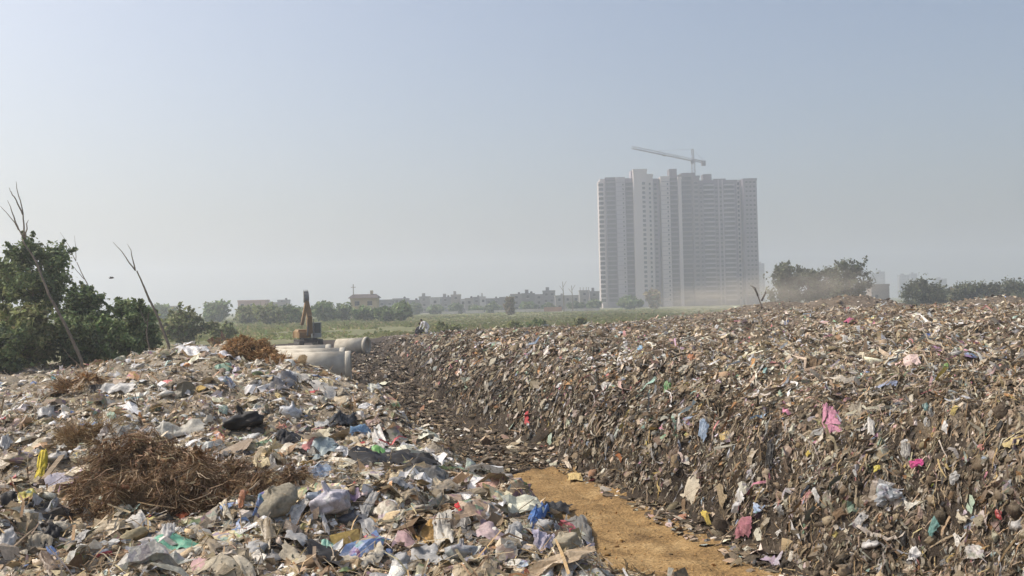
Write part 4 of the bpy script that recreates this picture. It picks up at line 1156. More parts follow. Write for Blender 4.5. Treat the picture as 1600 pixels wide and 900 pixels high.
# ------------------------------------------------------------------ excavator
M_YEL = mat_plain("excavator_yellow", (.32, .20, .085), 0.55, 0.15, 2, dirt=(.25, .18, .11), dirt_amt=.5)
M_YELD = mat_plain("excavator_ochre", (.25, .15, .06), 0.6, 0.15, 2, dirt=(.2, .14, .09), dirt_amt=.5)
M_BLK = mat_plain("excavator_dark", (.035, .035, .035), 0.7, 0.3, 4, dirt=(.16, .13, .10), dirt_amt=.5)
M_STEEL = mat_plain("worn_steel", (.20, .20, .195), 0.6, 0.25, 3, metallic=.3, dirt=(.22, .18, .14), dirt_amt=.5)
M_GLASS = mat_plain("cab_glass", (.05, .085, .09), 0.12, 0.1, 1, spec=.8)
M_WHITE = mat_plain("painted_frame", (.30, .33, .33), 0.6, 0.1, 2, dirt=(.3, .27, .22), dirt_amt=.4)
def excavator():
    p = at(482, 545, 92.0); p[2] = height(p[0], p[1])
    root = empty("excavator", p, math.radians(24))
    root.scale = (.77, .77, .77)       # the boom points towards the camera (-y)
    tag(root, "yellow tracked excavator with raised boom behind the pipes", "excavator")
    for sx in (-1, 1):
        mb = MB()
        out = []
        for k in range(20):
            a = 2 * math.pi * k / 20
            out.append((1.35 * np.sign(math.cos(a)) * (1 if abs(math.cos(a)) > .05 else 0) + .42 * math.cos(a), .42 + .42 * math.sin(a)))
        x0 = sx * 1.15 - .28; x1 = sx * 1.15 + .28
        mb.prism(out, x0, x1)
        v = mb.v
        mb.v = [np.stack([q[:, 1], q[:, 0], q[:, 2]], -1) for q in v]
        tr = mb.build("track", M_BLK, root)
        for k in range(5):
            MB().tube([(sx * 1.15 - .32, -1.2 + k * .6, .36), (sx * 1.15 + .32, -1.2 + k * .6, .36)], .2, 12).build("roller", M_STEEL, tr)
    MB().box(-.85, .85, -.9, .9, .4, .95).build("undercarriage", M_BLK, root)
    h = MB(); h.prism([(-1.25, 1.0), (1.25, 1.0), (1.25, 1.75), (1.1, 2.0), (-1.1, 2.0), (-1.25, 1.75)], .1, 2.2)
    hb = h.build("engine_house", M_YEL, root)
    MB().box(-1.0, -.2, 2.203, 2.23, 1.2, 1.7).build("grille", M_BLK, hb)
    c = MB(); c.prism([(-1.3, .95), (1.3, .95), (1.3, 1.7), (.9, 1.95), (-.9, 1.95), (-1.3, 1.7)], 2.24, 2.75)
    c.build("counterweight", M_YELD, root)
    MB().box(-1.3, -.35, -1.1, .08, 1.0, 1.7).build("tool_box", M_YELD, root)
    # cab: on the machine's left, which is to the right as it faces us
    cb = MB()
    x0, x1, y0, y1, z0, z1 = .38, 1.3, -1.15, .06, 1.0, 2.75
    for (x, y) in ((x0, y0), (x1, y0), (x0, y1), (x1, y1)):
        cb.bar((x, y, z0), (x, y, z1), .09, .09, (1, 0, 0))
    cb.box(x0 - .06, x1 + .06, y0 - .08, y1 + .06, z1, z1 + .1)
    cb.box(x0 - .04, x1 + .04, y0 - .05, y1 + .04, z0, z0 + .55)
    cab = cb.build("cab", M_WHITE, root)
    MB().box(x0 + .03, x1 - .03, y0 + .01, y1 - .01, z0 + .56, z1 - .01).build("cab_glass", M_GLASS, cab)
    # boom, arm and bucket, raised high
    bm = MB()
    pts = [(-.02, -.9, 1.55), (-.12, -1.35, 3.6), (-.3, -1.1, 5.2)]
    bm.bar(pts[0], pts[1], .58, .6, (0, 1, 0), .56, .8); bm.bar(pts[1], pts[2], .55, .79, (0, 1, 0), .44, .5)
    boom = bm.build("boom", M_YEL, root)
    for sx in (-.38, .36):
        cy_ = MB(); cy_.tube([(sx, -1.35, 1.3), (sx, -1.6, 2.4)], .10, 8); cy_.tube([(sx, -1.6, 2.4), (sx, -1.5, 3.3)], .055, 8)
        cy_.build("boom_cylinder", M_STEEL, boom)
    am = MB(); am.bar((-.34, -1.2, 5.35), (-1.15, -2.0, 2.6), .42, .6, (0, 1, 0), .34, .32)
    am.build("arm", M_YELD, root)
    ac = MB(); ac.tube([(-.12, -.9, 3.6), (-.2, -.75, 4.6)], .09, 8); ac.tube([(-.2, -.75, 4.6), (-.3, -.8, 5.3)], .05, 8)
    ac.build("arm_cylinder", M_STEEL, boom)
    # bucket curled up above the boom's end
    bk = MB()
    prof = [(-1.0, 5.25), (-1.3, 5.3), (-1.5, 5.7), (-1.4, 6.2), (-1.1, 6.6), (-1.12, 6.35), (-1.3, 6.05), (-1.3, 5.7), (-1.0, 5.45)]
    n = len(prof)
    v = [(-.72, y, z) for y, z in prof] + [(-.12, y, z) for y, z in prof]
    bk.add(v, q=[(i, (i + 1) % n, n + (i + 1) % n, n + i) for i in range(n)])
    for x in (-.72, -.12):
        bk.add([(x, y, z) for y, z in prof[:5]] + [(x, -1.02, 5.8)], t=[(5, i, i + 1) for i in range(4)] + [(5, 1, 0)])
    b = bk.build("bucket", M_STEEL, root)
    for k in range(4):
        MB().bar((-.65 + k * .15, -1.11, 6.58), (-.65 + k * .15, -1.06, 6.8), .07, .06, (0, 1, 0), .03, .03).build("tooth", M_STEEL, b)
excavator()

# ------------------------------------------------------------------ people
def skin_figure(name, label, loc, rz, joints, edges, radii, cloth, head, skin, hair, s=1.0):
    root = empty(name, loc, rz)
    tag(root, label, "person")
    me = bpy.data.meshes.new("clothed_body")
    me.from_pydata([tuple(np.array(j) * s) for j in joints], edges, [])
    o = link("clothed_body", me, root)
    me.materials.append(cloth)
    md = o.modifiers.new("skin", 'SKIN'); md.use_smooth_shade = True
    for i, r in enumerate(radii):
        sv = me.skin_vertices[0].data[i]
        sv.radius = (r * s, r * s); sv.use_root = (i == 0)
    o.modifiers.new("sub", 'SUBSURF').levels = 1
    o.modifiers["sub"].render_levels = 1
    v, q, t = ball(16, 12)
    hv = v * np.array([.078, .096, .118]) * s
    front = smooth(-v[:, 1], .5, 1.0)
    hv[:, 1] -= front * .012 * s * np.exp(-((v[:, 2] + .05) / .18) ** 2 - (v[:, 0] / .2) ** 2) * 2.2          # nose
    hv[:, 1] += smooth(-v[:, 2], .3, 1) * .012 * s
    R = np.array(Matrix.Rotation(head[1], 3, 'X'))
    hp = np.array(head[0]) * s
    ho = link("head", mesh_from("head", hv @ R.T + hp, [q, t], mats=[skin]), root)
    hh = v.copy(); keep = (hh[:, 2] > -.15 + .9 * smooth(-hh[:, 1], .2, .8)) 
    hv2 = v * np.array([.086, .104, .126]) * s
    hv2[~keep] *= .72
    link("hair", mesh_from("hair", hv2 @ R.T + hp, [q, t], mats=[hair]), ho)
    return root
M_KURTA = mat_plain("white_cotton", (.74, .74, .75), .9, .08, 6)
M_DARKC = mat_plain("dark_cotton", (.045, .045, .055), .9, .2, 6)
M_SKIN = mat_plain("brown_skin", (.20, .115, .07), .6, .05, 6)
M_HAIR = mat_plain("black_hair", (.012, .011, .010), .7, .2, 10)
def stoop_joints():
    J = [(0, .12, .86), (0, -.10, 1.12), (0, -.30, 1.26), (0, -.40, 1.30),             # pelvis, waist, chest, neck
         (-.12, .12, .82), (-.14, -.02, .46), (-.15, .12, .07), (-.15, -.06, .04),
         (.12, .12, .82), (.14, -.06, .46), (.15, .05, .07), (.15, -.12, .04),
         (-.19, -.30, 1.22), (-.25, -.40, .95), (-.20, -.56, .72), (-.18, -.60, .63),
         (.19, -.30, 1.22), (.27, -.36, .95), (.22, -.52, .70), (.20, -.57, .61)]
    E = [(0, 1), (1, 2), (2, 3), (0, 4), (4, 5), (5, 6), (6, 7), (0, 8), (8, 9), (9, 10), (10, 11), (2, 12), (12, 13), (13, 14), (14, 15), (2, 16), (16, 17), (17, 18), (18, 19)]
    Rr = [.17, .17, .16, .07, .12, .085, .06, .05, .12, .085, .06, .05, .09, .065, .045, .035, .09, .065, .045, .035]
    return J, E, Rr
J, E, Rr = stoop_joints()
pp, _ = ground_hit(667, 533, end=110.0); 
pp = at(667, 536, 84.0); pp[2] = height(pp[0], pp[1]) 
skin_figure("person", "person in loose white clothes stooping on the distant rubbish", pp, math.radians(-55), J, E, Rr, M_KURTA, ((0, -.50, 1.38), .5), M_SKIN, M_HAIR)
J2 = [(0, .15, .30), (0, .02, .52), (0, -.12, .74), (0, -.16, .84),
      (-.12, .10, .30), (-.20, -.30, .50), (-.17, -.10, .07), (-.17, -.26, .04),
      (.12, .10, .30), (.20, -.30, .50), (.17, -.10, .07), (.17, -.26, .04),
      (-.19, -.12, .70), (-.26, -.32, .52), (-.16, -.52, .42), (-.13, -.58, .38),
      (.19, -.12, .70), (.26, -.32, .52), (.18, -.50, .38), (.15, -.56, .32)]
pp = at(653, 536, 84.6); pp[2] = height(pp[0], pp[1])
skin_figure("person", "person in dark clothes squatting beside the person in white", pp, math.radians(60), J2, E, Rr, M_DARKC, ((0, -.2, 1.0), .3), M_SKIN, M_HAIR, 1.1)
# ------------------------------------------------------------------ trees and bushes
def mat_leaf(name, thin=.3):
    m, n, l, b = new_mat(name)
    a = n.new("ShaderNodeAttribute"); a.attribute_name = "tint"
    l.new(a.outputs["Color"], b.inputs["Base Color"])
    b.inputs["Roughness"].default_value = .6; b.inputs["Specular IOR Level"].default_value = .2
    tr = n.new("ShaderNodeBsdfTranslucent"); l.new(a.outputs["Color"], tr.inputs["Color"])
    ms = n.new("ShaderNodeMixShader"); ms.inputs[0].default_value = thin
    l.new(b.outputs[0], ms.inputs[1]); l.new(tr.outputs[0], ms.inputs[2])
    l.new(ms.outputs[0], n["Material Output"].inputs["Surface"])
    return m
M_LEAF = mat_leaf("foliage")
G_DARK = [(6, (.078, .104, .045)), (5, (.098, .124, .054)), (3, (.13, .147, .068)), (2, (.05, .07, .032))]
G_OLIVE = [(6, (.10, .115, .045)), (5, (.13, .135, .06)), (3, (.075, .09, .035)), (2, (.16, .15, .08))]
G_MID = [(6, (.065, .095, .035)), (5, (.09, .115, .045)), (3, (.11, .13, .06))]
G_DRY = [(6, (.17, .13, .075)), (4, (.13, .115, .06)), (3, (.10, .10, .045))]

def leaf_cloud(centers, rad, n, size, pal, rng, squash=.8):
    """leaf-sized faces gathered into clumps round the given centres"""
    k = rng.integers(0, len(centers), n)
    d = rng.normal(0, 1, (n, 3)); d /= np.linalg.norm(d, axis=1)[:, None]
    rr = rad[k] * np.minimum(np.abs(rng.normal(0, .62, n)), 1.2)
    P = centers[k] + d * rr[:, None] * np.array([1, 1, squash])
    nz = d * .6 + rng.normal(0, .6, (n, 3)) + np.array([0, 0, .5]); nz /= np.linalg.norm(nz, axis=1)[:, None]
    a = np.cross(nz, rng.normal(0, 1, (n, 3))); a /= np.linalg.norm(a, axis=1)[:, None]
    b = np.cross(nz, a)
    s = size * np.exp(rng.normal(0, .3, n))
    a = a * (s * .5)[:, None]; b = b * (s * .85)[:, None]
    bend = nz * (s * .15)[:, None]
    v = np.stack([P - b, P + a - bend, P + b, P - a - bend], 1).reshape(-1, 3)
    q = np.arange(4 * n).reshape(n, 4)
    tone = (rng.uniform(.62, 1.4, len(centers)))[k]
    c = pick_cols(pal, n, rng, .15) / np.array([1.50, 1.43, 1.31]) * 2.0 * tone[:, None]
    return v, q, np.repeat(c, 4, axis=0)

def tree(name, label, px, ytop, ybase, wpx, depth, n_leaf, leaf, pal, seed, group=None, trunk_h=.35, clumps=26, dense=1.15, cat="tree", gaps=.0, stems=1):
    rng = np.random.default_rng(seed)
    p = at(px, ybase, depth); p[2] = (height(p[0], p[1]) if depth < 150 else -.12) - .05
    m = depth / FPX
    top = at(px, ytop, depth)[2] - p[2]
    R = wpx * m / 2
    root = empty(name, p)
    tag(root, label, cat, group)
    hc = top * trunk_h
    # clump centres through the crown volume, uneven outline
    clumps = int(clumps * 1.7); cs = []
    while len(cs) < clumps:
        u = rng.uniform(-1, 1, 3)
        rr_ = np.linalg.norm(u)
        if rr_ > 1: continue
        if rr_ < .35 and rng.uniform() < .6: continue
        z = hc + (u[2] * .5 + .5) * (top - hc)
        wz = .55 + .45 * math.sin(math.pi * min(1, max(0, (z - hc) / (top - hc) * .85 + .12)))
        cs.append((u[0] * R * wz * .82, u[1] * R * wz * .82, z - .10 * (top - hc) * (u[2] > .6)))
    cs = np.array(cs)
    rad = rng.uniform(.20, .44, clumps) * min(R, (top - hc) * .8) * dense
    tb = MB()
    for st in range(stems):
        bx, by = (rng.normal(0, .12 * R), rng.normal(0, .1 * R)) if st else (0, 0)
        lean = rng.normal(0, .06 * top, 2)
        k = np.linspace(0, 1, 6)
        r0 = max(.035 * top, .05) / (1 + .4 * (stems > 1))
        pts = np.stack([bx + lean[0] * k ** 1.5, by + lean[1] * k ** 1.5, k * top * .78], -1)
        tb.tube(pts, np.linspace(r0, r0 * .25, 6), 7)
        for c in cs[rng.permutation(clumps)[:min(9, clumps)]]:
            t0 = rng.uniform(.25, .75); a = pts[0] * (1 - t0) + pts[-1] * t0
            mid = (a + c) / 2 + rng.normal(0, .05 * R, 3) - np.array([0, 0, .03 * top])
            tb.tube([a, mid, c], [r0 * .38, r0 * .24, r0 * .08], 5)
    tb.build("trunk", M_BARK, root, True)
    # ragged sprays that stick out of the crown
    ns = (clumps // 2 + 8) if depth < 150 else 6
    base = cs[rng.integers(0, len(cs), ns)]
    out = base - np.array([0, 0, (hc + top) / 2]); out = out / (np.linalg.norm(out, axis=1)[:, None] + 1e-6) + rng.normal(0, .35, (ns, 3)) + np.array([0, 0, .35])
    out /= np.linalg.norm(out, axis=1)[:, None]
    Ls = rng.uniform(.22, .5, ns) * min(R, (top - hc) * .6)
    t3 = np.array([.5, .8, 1.05, 1.25])
    sp = (base[:, None] + out[:, None] * (Ls[:, None] * t3[None])[..., None]).reshape(-1, 3)
    sr = (Ls[:, None] * np.array([.28, .22, .15, .09])[None]).ravel()
    v, q, c = leaf_cloud(cs, rad * .92, int(n_leaf * (.8 if depth < 150 else 1)), leaf, pal, rng)
    v2, q2, c2 = leaf_cloud(sp, sr, int(n_leaf * (.22 if depth < 150 else .03)), leaf * .9, pal, rng)
    v, q, c = np.vstack([v, v2]), np.vstack([q, q2 + len(v)]), np.vstack([c, c2])
    link("crown", mesh_from("crown", v, q, c, False, [M_LEAF]), root)
    return root

GL = "trees beyond the left mound"
tree("tree", "tallest dark tree with an airy domed crown at the left", 62, 366, 585, 118, 47, 17000, .11, G_DARK, 1, GL, .42, 34, .95)
tree("tree", "dark tree cut off by the left edge of the picture", 4, 405, 588, 90, 48, 13000, .11, G_DARK, 2, GL, .2, 26)
tree("tree", "dark bushy tree just right of the tallest domed tree", 130, 437, 578, 80, 46, 12000, .12, G_DARK, 3, GL, .12, 26)
tree("tree", "dark bushy tree behind the right-hand dead trunk", 205, 458, 572, 84, 47, 13000, .12, G_DARK, 4, GL, .10, 28)
tree("shrub", "yellowish green shrub low at the left edge", 45, 470, 592, 110, 42, 12000, .11, G_OLIVE, 5, GL, .04, 26, cat="shrub", stems=3)
tree("shrub", "dark green shrub below the tallest domed tree", 112, 490, 588, 90, 43, 9000, .11, G_DARK, 6, GL, .04, 22, cat="shrub", stems=3)
tree("shrub", "dark olive shrub between the two bushy trees", 168, 490, 580, 70, 44, 8000, .11, G_MID, 7, GL, .04, 20, cat="shrub", stems=3)
tree("shrub", "dark shrub filling the corner behind the left shoulder", 8, 505, 595, 70, 40, 8000, .11, G_DARK, 17, GL, .04, 20, cat="shrub", stems=3)
tree("shrub", "hazy olive shrub right of the dark trees", 288, 480, 542, 76, 100, 6000, .22, G_OLIVE, 8, GL, .05, 24, cat="shrub", stems=3)
tree("shrub", "small hazy shrub right of the hazy olive one", 345, 505, 548, 50, 110, 2500, .22, G_OLIVE, 9, GL, .05, 16, cat="shrub", stems=3)
tree("shrub", "short brownish shrub at the foot of the dead trunks", 235, 520, 560, 40, 60, 2500, .15, G_OLIVE, 19, GL, .05, 14, cat="shrub", stems=3)

def dead_tree(name, label, paths, depth, r0, bend=0.0):
    """bare trunk and limbs through photo points at one distance"""
    a0 = at(*paths[0][0], depth); a0[2] = height(a0[0], a0[1]) - .1
    root = empty(name, a0)
    tag(root, label, "dead tree", "bare dead trees beyond the left mound")
    rng = np.random.default_rng(int(paths[0][0][0]))
    for i, path in enumerate(paths):
        pts = np.array([at(x, y, depth + rng.normal(0, .15) * (j > 0)) for j, (x, y) in enumerate(path)])
        if i == 0: pts = np.vstack([a0, pts])
        tt = np.linspace(0, 1, len(pts)); ts = np.linspace(0, 1, len(pts) * 4)
        pts = np.stack([np.interp(ts, tt, pts[:, k]) for k in range(3)], -1)
        pts = pts + np.cumsum(rng.normal(0, .012, pts.shape), 0)
        r = r0 if i == 0 else r0 * .42
        MB().tube(pts - a0, np.linspace(r, r * (.35 if i == 0 else .2), len(pts)), 7).build("trunk" if i == 0 else "branch", M_BARK, root, True)
dead_tree("dead_tree", "tallest bare leaning dead tree with forked top at the left",
          [[(128, 566), (105, 515), (78, 462), (56, 405), (38, 372)], [(38, 372), (24, 350), (0, 320)], [(38, 372), (36, 335), (27, 300), (25, 284)], [(36, 335), (22, 303), (15, 290)],
           [(30, 358), (18, 330), (11, 312)], [(40, 372), (44, 350), (44, 342)]], 41, .085)
dead_tree("dead_tree", "bare leaning dead tree with two prongs above the trees",
          [[(264, 540), (246, 496), (226, 452), (212, 422)], [(212, 422), (198, 398), (179, 377)], [(212, 422), (206, 400), (197, 381)], [(226, 452), (232, 470), (236, 474)]], 44, .08)
dead_tree("dead_tree", "thin dead tree standing beside the two-pronged dead tree", [[(233, 552), (228, 520), (232, 490)], [(230, 505), (222, 492), (219, 480)]], 45, .05)
dead_tree("dead_tree", "faint bare twigs rising behind the domed tree",
          [[(150, 540), (138, 450), (118, 408)], [(118, 408), (108, 385), (94, 362)], [(118, 408), (118, 390), (117, 368)], [(132, 436), (118, 420), (106, 404)]], 55, .05)

GF = "trees along the far side of the field"
far = [  # px, top, base, width, depth, palette, label
    (250, 476, 498, 60, 330, G_MID, "pale far tree left of the olive shrub"), (335, 470, 500, 62, 300, G_MID, "round far tree under the long pink roof"),
    (388, 478, 503, 52, 250, G_OLIVE, "olive far tree below the long pink building"), (420, 472, 505, 50, 230, G_OLIVE, "olive far tree left of the excavator bucket"),
    (455, 476, 503, 46, 240, G_MID, "far tree touching the excavator boom's left side"), (505, 471, 500, 44, 260, G_MID, "far tree just right of the excavator boom"),
    (535, 474, 500, 42, 270, G_MID, "far tree left of the tan house"), (570, 480, 501, 50, 260, G_MID, "low far tree in front of the tan house"),
    (605, 478, 500, 40, 250, G_MID, "low far tree right of the tan house"), (628, 472, 499, 34, 255, G_MID, "taller far tree at the end of the tree line"),
    (797, 459, 490, 16, 330, G_DRY, "slim lone brown tree in the middle of the field's far edge"), (985, 462, 480, 44, 470, G_MID, "dusky tree at the foot of the left tower block"),
    (648, 474, 492, 26, 440, G_MID, "small hazy tree before the pale house at the row's left end"), (680, 477, 491, 30, 445, G_MID, "low hazy tree before the whitish house"),
    (712, 475, 491, 22, 450, G_MID, "small hazy tree before the brownish stair-head house"), (742, 478, 490, 26, 450, G_MID, "low hazy tree before the dark slim house"),
    (770, 473, 490, 24, 445, G_MID, "hazy tree before the long grey house"), (826, 472, 489, 26, 450, G_MID, "hazy tree before the tall tank-topped house"),
    (858, 474, 488, 30, 452, G_MID, "hazy tree before the tallest dark grey house"), (900, 472, 487, 30, 450, G_MID, "hazy tree before the wide cream house"), (928, 470, 486, 24, 455, G_MID, "hazy tree beside the left tower block's foot"),
    (1022, 452, 480, 26, 470, G_DRY, "brownish tree before the middle tower block")]
for i, (px, yt, yb, w, d, pal, lab) in enumerate(far):
    tree("tree", lab, px, yt, yb, w, d, 2200, d * .0022, pal, 40 + i, GF, .08, 22)
GR = "trees behind the right mound"
G_DUST = [(6, (.062, .068, .040)), (5, (.080, .084, .052)), (2, (.045, .05, .03))]
right = [(1226, 403, 470, 44, 215, G_DUST, "left tree of the dusty clump right of the towers"), (1262, 410, 470, 46, 218, G_DUST, "middle tree of the dusty clump right of the towers"),
         (1296, 408, 470, 40, 222, G_DUST, "second tree from the right in the dusty clump"), (1328, 398, 466, 62, 216, G_DUST, "tall dark right-hand tree of the dusty clump"),
         (1442, 436, 465, 60, 240, G_DUST, "rounded tree alone right of the dusty clump"), (1508, 441, 464, 42, 250, G_DUST, "low tree left of the trees at the right edge"),
         (1548, 438, 464, 48, 250, G_DUST, "leafy tree near the right edge of the picture"), (1586, 436, 464, 52, 245, G_DUST, "darker tree cut by the right edge of the picture"),
         (1480, 450, 464, 36, 255, G_DUST, "small tree between the rounded and low trees")]
for i, (px, yt, yb, w, d, pal, lab) in enumerate(right):
    tree("tree", lab, px, yt, yb, w * 1.35, d, 5000, .40, pal, 70 + i, GR, .0, 30)

# dead branches on the right mound
dead = [([[(1190, 478), (1184, 462), (1176, 447)], [(1184, 462), (1180, 450), (1172, 446)], [(1190, 470), (1196, 458), (1197, 452)]], 95, .10, "broken dead branch standing among the earth mounds"),
        ([[(1102, 508), (1108, 498), (1114, 490)], [(1108, 498), (1104, 494), (1100, 490)]], 52, .03, "small dead branch on the right mound's rim")]
for paths, d, r, lab in dead:
    a0 = at(*paths[0][0], d); root = empty("dead_branch", a0); tag(root, lab, "branch")
    for i, path in enumerate(paths):
        pts = np.array([at(x, y, d) for x, y in path])
        if i == 0: pts = np.vstack([a0 - np.array([0, 0, .5]), pts])
        MB().tube(pts - a0, np.linspace(r, r * .3, len(pts)), 6).build("limb", M_BARK, root, True)

# low bushes in the field and the grass itself
bushes = [(800, 503, 514, 36, 118, G_OLIVE, "olive bush in the field behind the distant rubbish"), (705, 508, 520, 46, 112, G_OLIVE, "low bush right of the person in white"),
          (842, 499, 510, 40, 125, G_DARK, "dark low bush at the field's near edge"), (905, 496, 507, 22, 135, G_OLIVE, "tiny bush right of the dark low bush"),
          (690, 504, 516, 26, 122, G_OLIVE, "tiny bush beside the low bush in the field")]
for i, (px, yt, yb, w, d, pal, lab) in enumerate(bushes):
    tree("bush", lab, px, yt, yb, w, d, 1300, .22, pal, 90 + i, "bushes in the field", .0, 14, cat="bush", stems=2)
rgz = np.random.default_rng(444)
n = 46000
yy = 112 * (430 / 112.) ** rgz.uniform(0, 1, n); xx = yy * rgz.uniform(-.62, .62, n)
ok = (height(xx, yy) < .25) & (noise2(xx * .05, yy * .02, 61) + .6 * noise2(xx * .3, yy * .1, 62) > -.55)
xx, yy = xx[ok], yy[ok]; n = len(xx)
zz = np.where(yy < 172, height(xx, np.minimum(yy, 172)), -.16)
hh = (.16 + .28 * smooth(noise2(xx * .04, yy * .02, 63), -.4, .8)) * np.exp(rgz.normal(0, .3, n))
ww = yy * .0016 * np.exp(rgz.normal(0, .3, n))
th = rgz.uniform(-.7, .7, n)
dx, dy = np.cos(th) * ww, np.sin(th) * ww
jx = rgz.normal(0, .3, n) * hh
v = np.stack([np.stack([xx - dx, yy - dy, zz - .05], -1), np.stack([xx + dx, yy + dy, zz - .05], -1), np.stack([xx + dx * .7 + jx, yy, zz + hh * .8], -1), np.stack([xx - dx * .3 + jx, yy, zz + hh], -1)], 1).reshape(-1, 3)
P_GRASS = [(6, (.165, .19, .085)), (5, (.20, .21, .105)), (3, (.26, .24, .14)), (2, (.13, .155, .065))]
gc = pick_cols(P_GRASS, n, rgz) * (1 + .25 * noise2(xx * .03, yy * .015, 64))[:, None]
g = link("field_grass", mesh_from("field_grass", v, np.arange(4 * n).reshape(n, 4), np.repeat(gc, 4, axis=0), False, [mat_leaf('grass_blades', .5)]))
tag(g, kind="stuff")

# a bird over the trees
def bird():
    p = at(174, 435, 60)
    mb = MB()
    mb.tube([(-.16, 0, 0), (-.08, 0, .01), (.05, 0, .02), (.13, 0, .03), (.18, 0, .03)], [.008, .035, .04, .028, .006], 8)
    o = mb.build("bird", M_BLK, None, True, p)
    for s in (-1, 1):
        w = MB(); w.add([(.07, 0, .03), (-.06, 0, .03), (-.04, s * .16, .10), (.05, s * .16, .11), (-.07, s * .34, .05), (-.02, s * .35, .05)], q=[(0, 1, 2, 3), (3, 2, 4, 5)])
        w.build("wing", M_BLK, o)
    tag(o, "small dark bird flying right of the bare twigs", "bird")
bird()
# ------------------------------------------------------------------ tower blocks
M_TW = mat_plain("tower_plaster", (.39, .355, .39), .9, .10, .06, dirt=(.42, .38, .35), dirt_amt=.5)
M_TWB = mat_plain("tower_cream_lit", (.54, .485, .475), .9, .08, .06, dirt=(.5, .45, .4), dirt_amt=.4)  # cream plaster; also paints sunlight on the left-facing strips
M_TWM = mat_plain("tower_mauve", (.17, .145, .18), .9, .12, .08, dirt=(.34, .30, .29), dirt_amt=.5)
M_RAW = mat_plain("raw_concrete", (.165, .145, .16), .95, .18, .1, dirt=(.26, .22, .2), dirt_amt=.5)
M_PANE = mat_plain("dark_pane", (.035, .037, .045), .25, .2, .3, spec=.5)
M_VOID = mat_plain("bay_shade", (.06, .056, .062), .9, .3, .3)  # dark panels on solid walls paint the shade inside the bays
DT = 620.0; MPX = DT / FPX
def TX(px): return (px - 800.0 + 4.5) / FPX * DT       # the middle of the roll's lean
TZ0 = -.2
def TZ(py, px):                                        # height of a roof seen at a photo pixel
    return at(px, py, DT)[2]
FLOORS = 27; FH = 2.93
_wm = {}
def window_mesh(w, h):
    k = (w, h)
    if k not in _wm:
        mb = MB(); mb.box(-w / 2, w / 2, -.03, .1, 0, h)
        me = mb.mesh("window", M_PANE)
        me.materials.append(M_TWB)
        mb2 = MB(); mb2.box(-w / 2, w / 2, -.03, .1, 0, h); mb2.box(-w / 2 - .15, w / 2 + .15, -.35, .0, -.22, -.06); mb2.box(-w / 2 - .12, w / 2 + .12, -.22, .0, h + .02, h + .14)
        me = mesh_from("window", np.concatenate(mb2.v), np.concatenate(mb2.q), smooth_shade=False, mats=[M_PANE, M_TWB], mat_index=[0] * 6 + [1] * 12)
        _wm[k] = me
    return _wm[k]
_sm = {}
def slab_mesh(w, d, par, mat):
    k = (w, d, par, mat.name)
    if k not in _sm:
        mb = MB(); mb.box(-w / 2, w / 2, -d, 0, 0, .28)
        if par: mb.box(-w / 2, w / 2, -d - .12, -d + .06, .0, par)
        _sm[k] = mb.mesh("balcony", mat)
    return _sm[k]

class Tower:
    def __init__(s, name, label, px, dy):
        s.root = empty(name, (TX(px), DT + dy, TZ0)); s.ox = TX(px); s.oy = DT + dy
        tag(s.root, label, "tower block", "unfinished tower blocks")
    def wing(s, px0, px1, ytop, y0, depth, mat, cap=True):
        x0, x1 = TX(px0) - s.ox, TX(px1) - s.ox
        z1 = TZ(ytop, (px0 + px1) / 2) - TZ0
        o = MB().box(x0, x1, y0, y0 + depth, 0, z1).build("wing", mat, s.root)
        if cap:
            mb = MB()
            for a, b, c, d in ((x0 - .25, x1 + .25, y0 - .25, y0), (x0 - .25, x0, y0, y0 + depth), (x1, x1 + .25, y0, y0 + depth)):
                mb.box(a, b, c, d, z1 - .9, z1 + .55)
            mb.build("parapet", mat, o)
        return o, x0, x1, y0, z1
    def windows(s, wing, px, w, h, sill=.9, f0=1, f1=FLOORS, side=None):
        o, x0, x1, y0, z1 = wing
        x = TX(px) - s.ox
        for k in range(f0, f1):
            z = k * FH + sill
            if z + h > z1 - .8: break
            link("window", window_mesh(w, h), o, (x, y0 - .005, z))
    def balconies(s, wing, px0, px1, d=1.3, par=1.0, f0=1, mat=None, recess=None):
        o, x0, x1, y0, z1 = wing
        a, b = TX(px0) - s.ox, TX(px1) - s.ox
        me = slab_mesh(round(b - a, 2), d, par, mat or M_TW)
        if recess:
            MB().box(a + .1, b - .1, y0 - .02, y0 + .3, FH, z1 - 1.2).build("bay_shade", recess, o)
        for k in range(f0, FLOORS + 2):
            if k * FH + 1 > z1 - .5: break
            link("balcony", me, o, ((a + b) / 2, y0 - .03, k * FH))

# left block
T1 = Tower("tower_block", "left tower block with balconied edge and blank pale wall", 980, 0)
w = T1.wing(938, 946, 280, 3.0, 22, M_TWB); T1.balconies(w, 935, 943, 1.6, 1.0, mat=M_TWB, recess=M_VOID)  # cream colour stands for sunlight on the left-facing edge
w = T1.wing(946, 962, 278, 1.2, 22, M_TWM); T1.balconies(w, 947, 961, 1.1, .9, mat=M_TWM, recess=M_VOID)
w = T1.wing(962, 976, 278, 0.0, 24, M_TW); T1.balconies(w, 962.3, 975.7, .16, 0, mat=M_TWM); T1.windows(w, 973, .9, 1.2)
w = T1.wing(976, 989, 279, 2.6, 20, M_TWM); T1.balconies(w, 977, 988.5, 1.0, .9, mat=M_TWM, recess=M_VOID)
w = T1.wing(989, 1010, 266, -2.0, 20, M_TWB); T1.windows(w, 1004.5, 1.9, 1.7)
T1.wing(986.5, 1007, 265.2, 3.0, 8, M_TW, False)
w = T1.wing(1010, 1020, 273, 0.6, 20, M_TWB); T1.windows(w, 1015, 1.2, 1.5)
w = T1.wing(1020, 1031, 279, 4.5, 16, M_TWM); T1.windows(w, 1025, 1.7, 1.6)
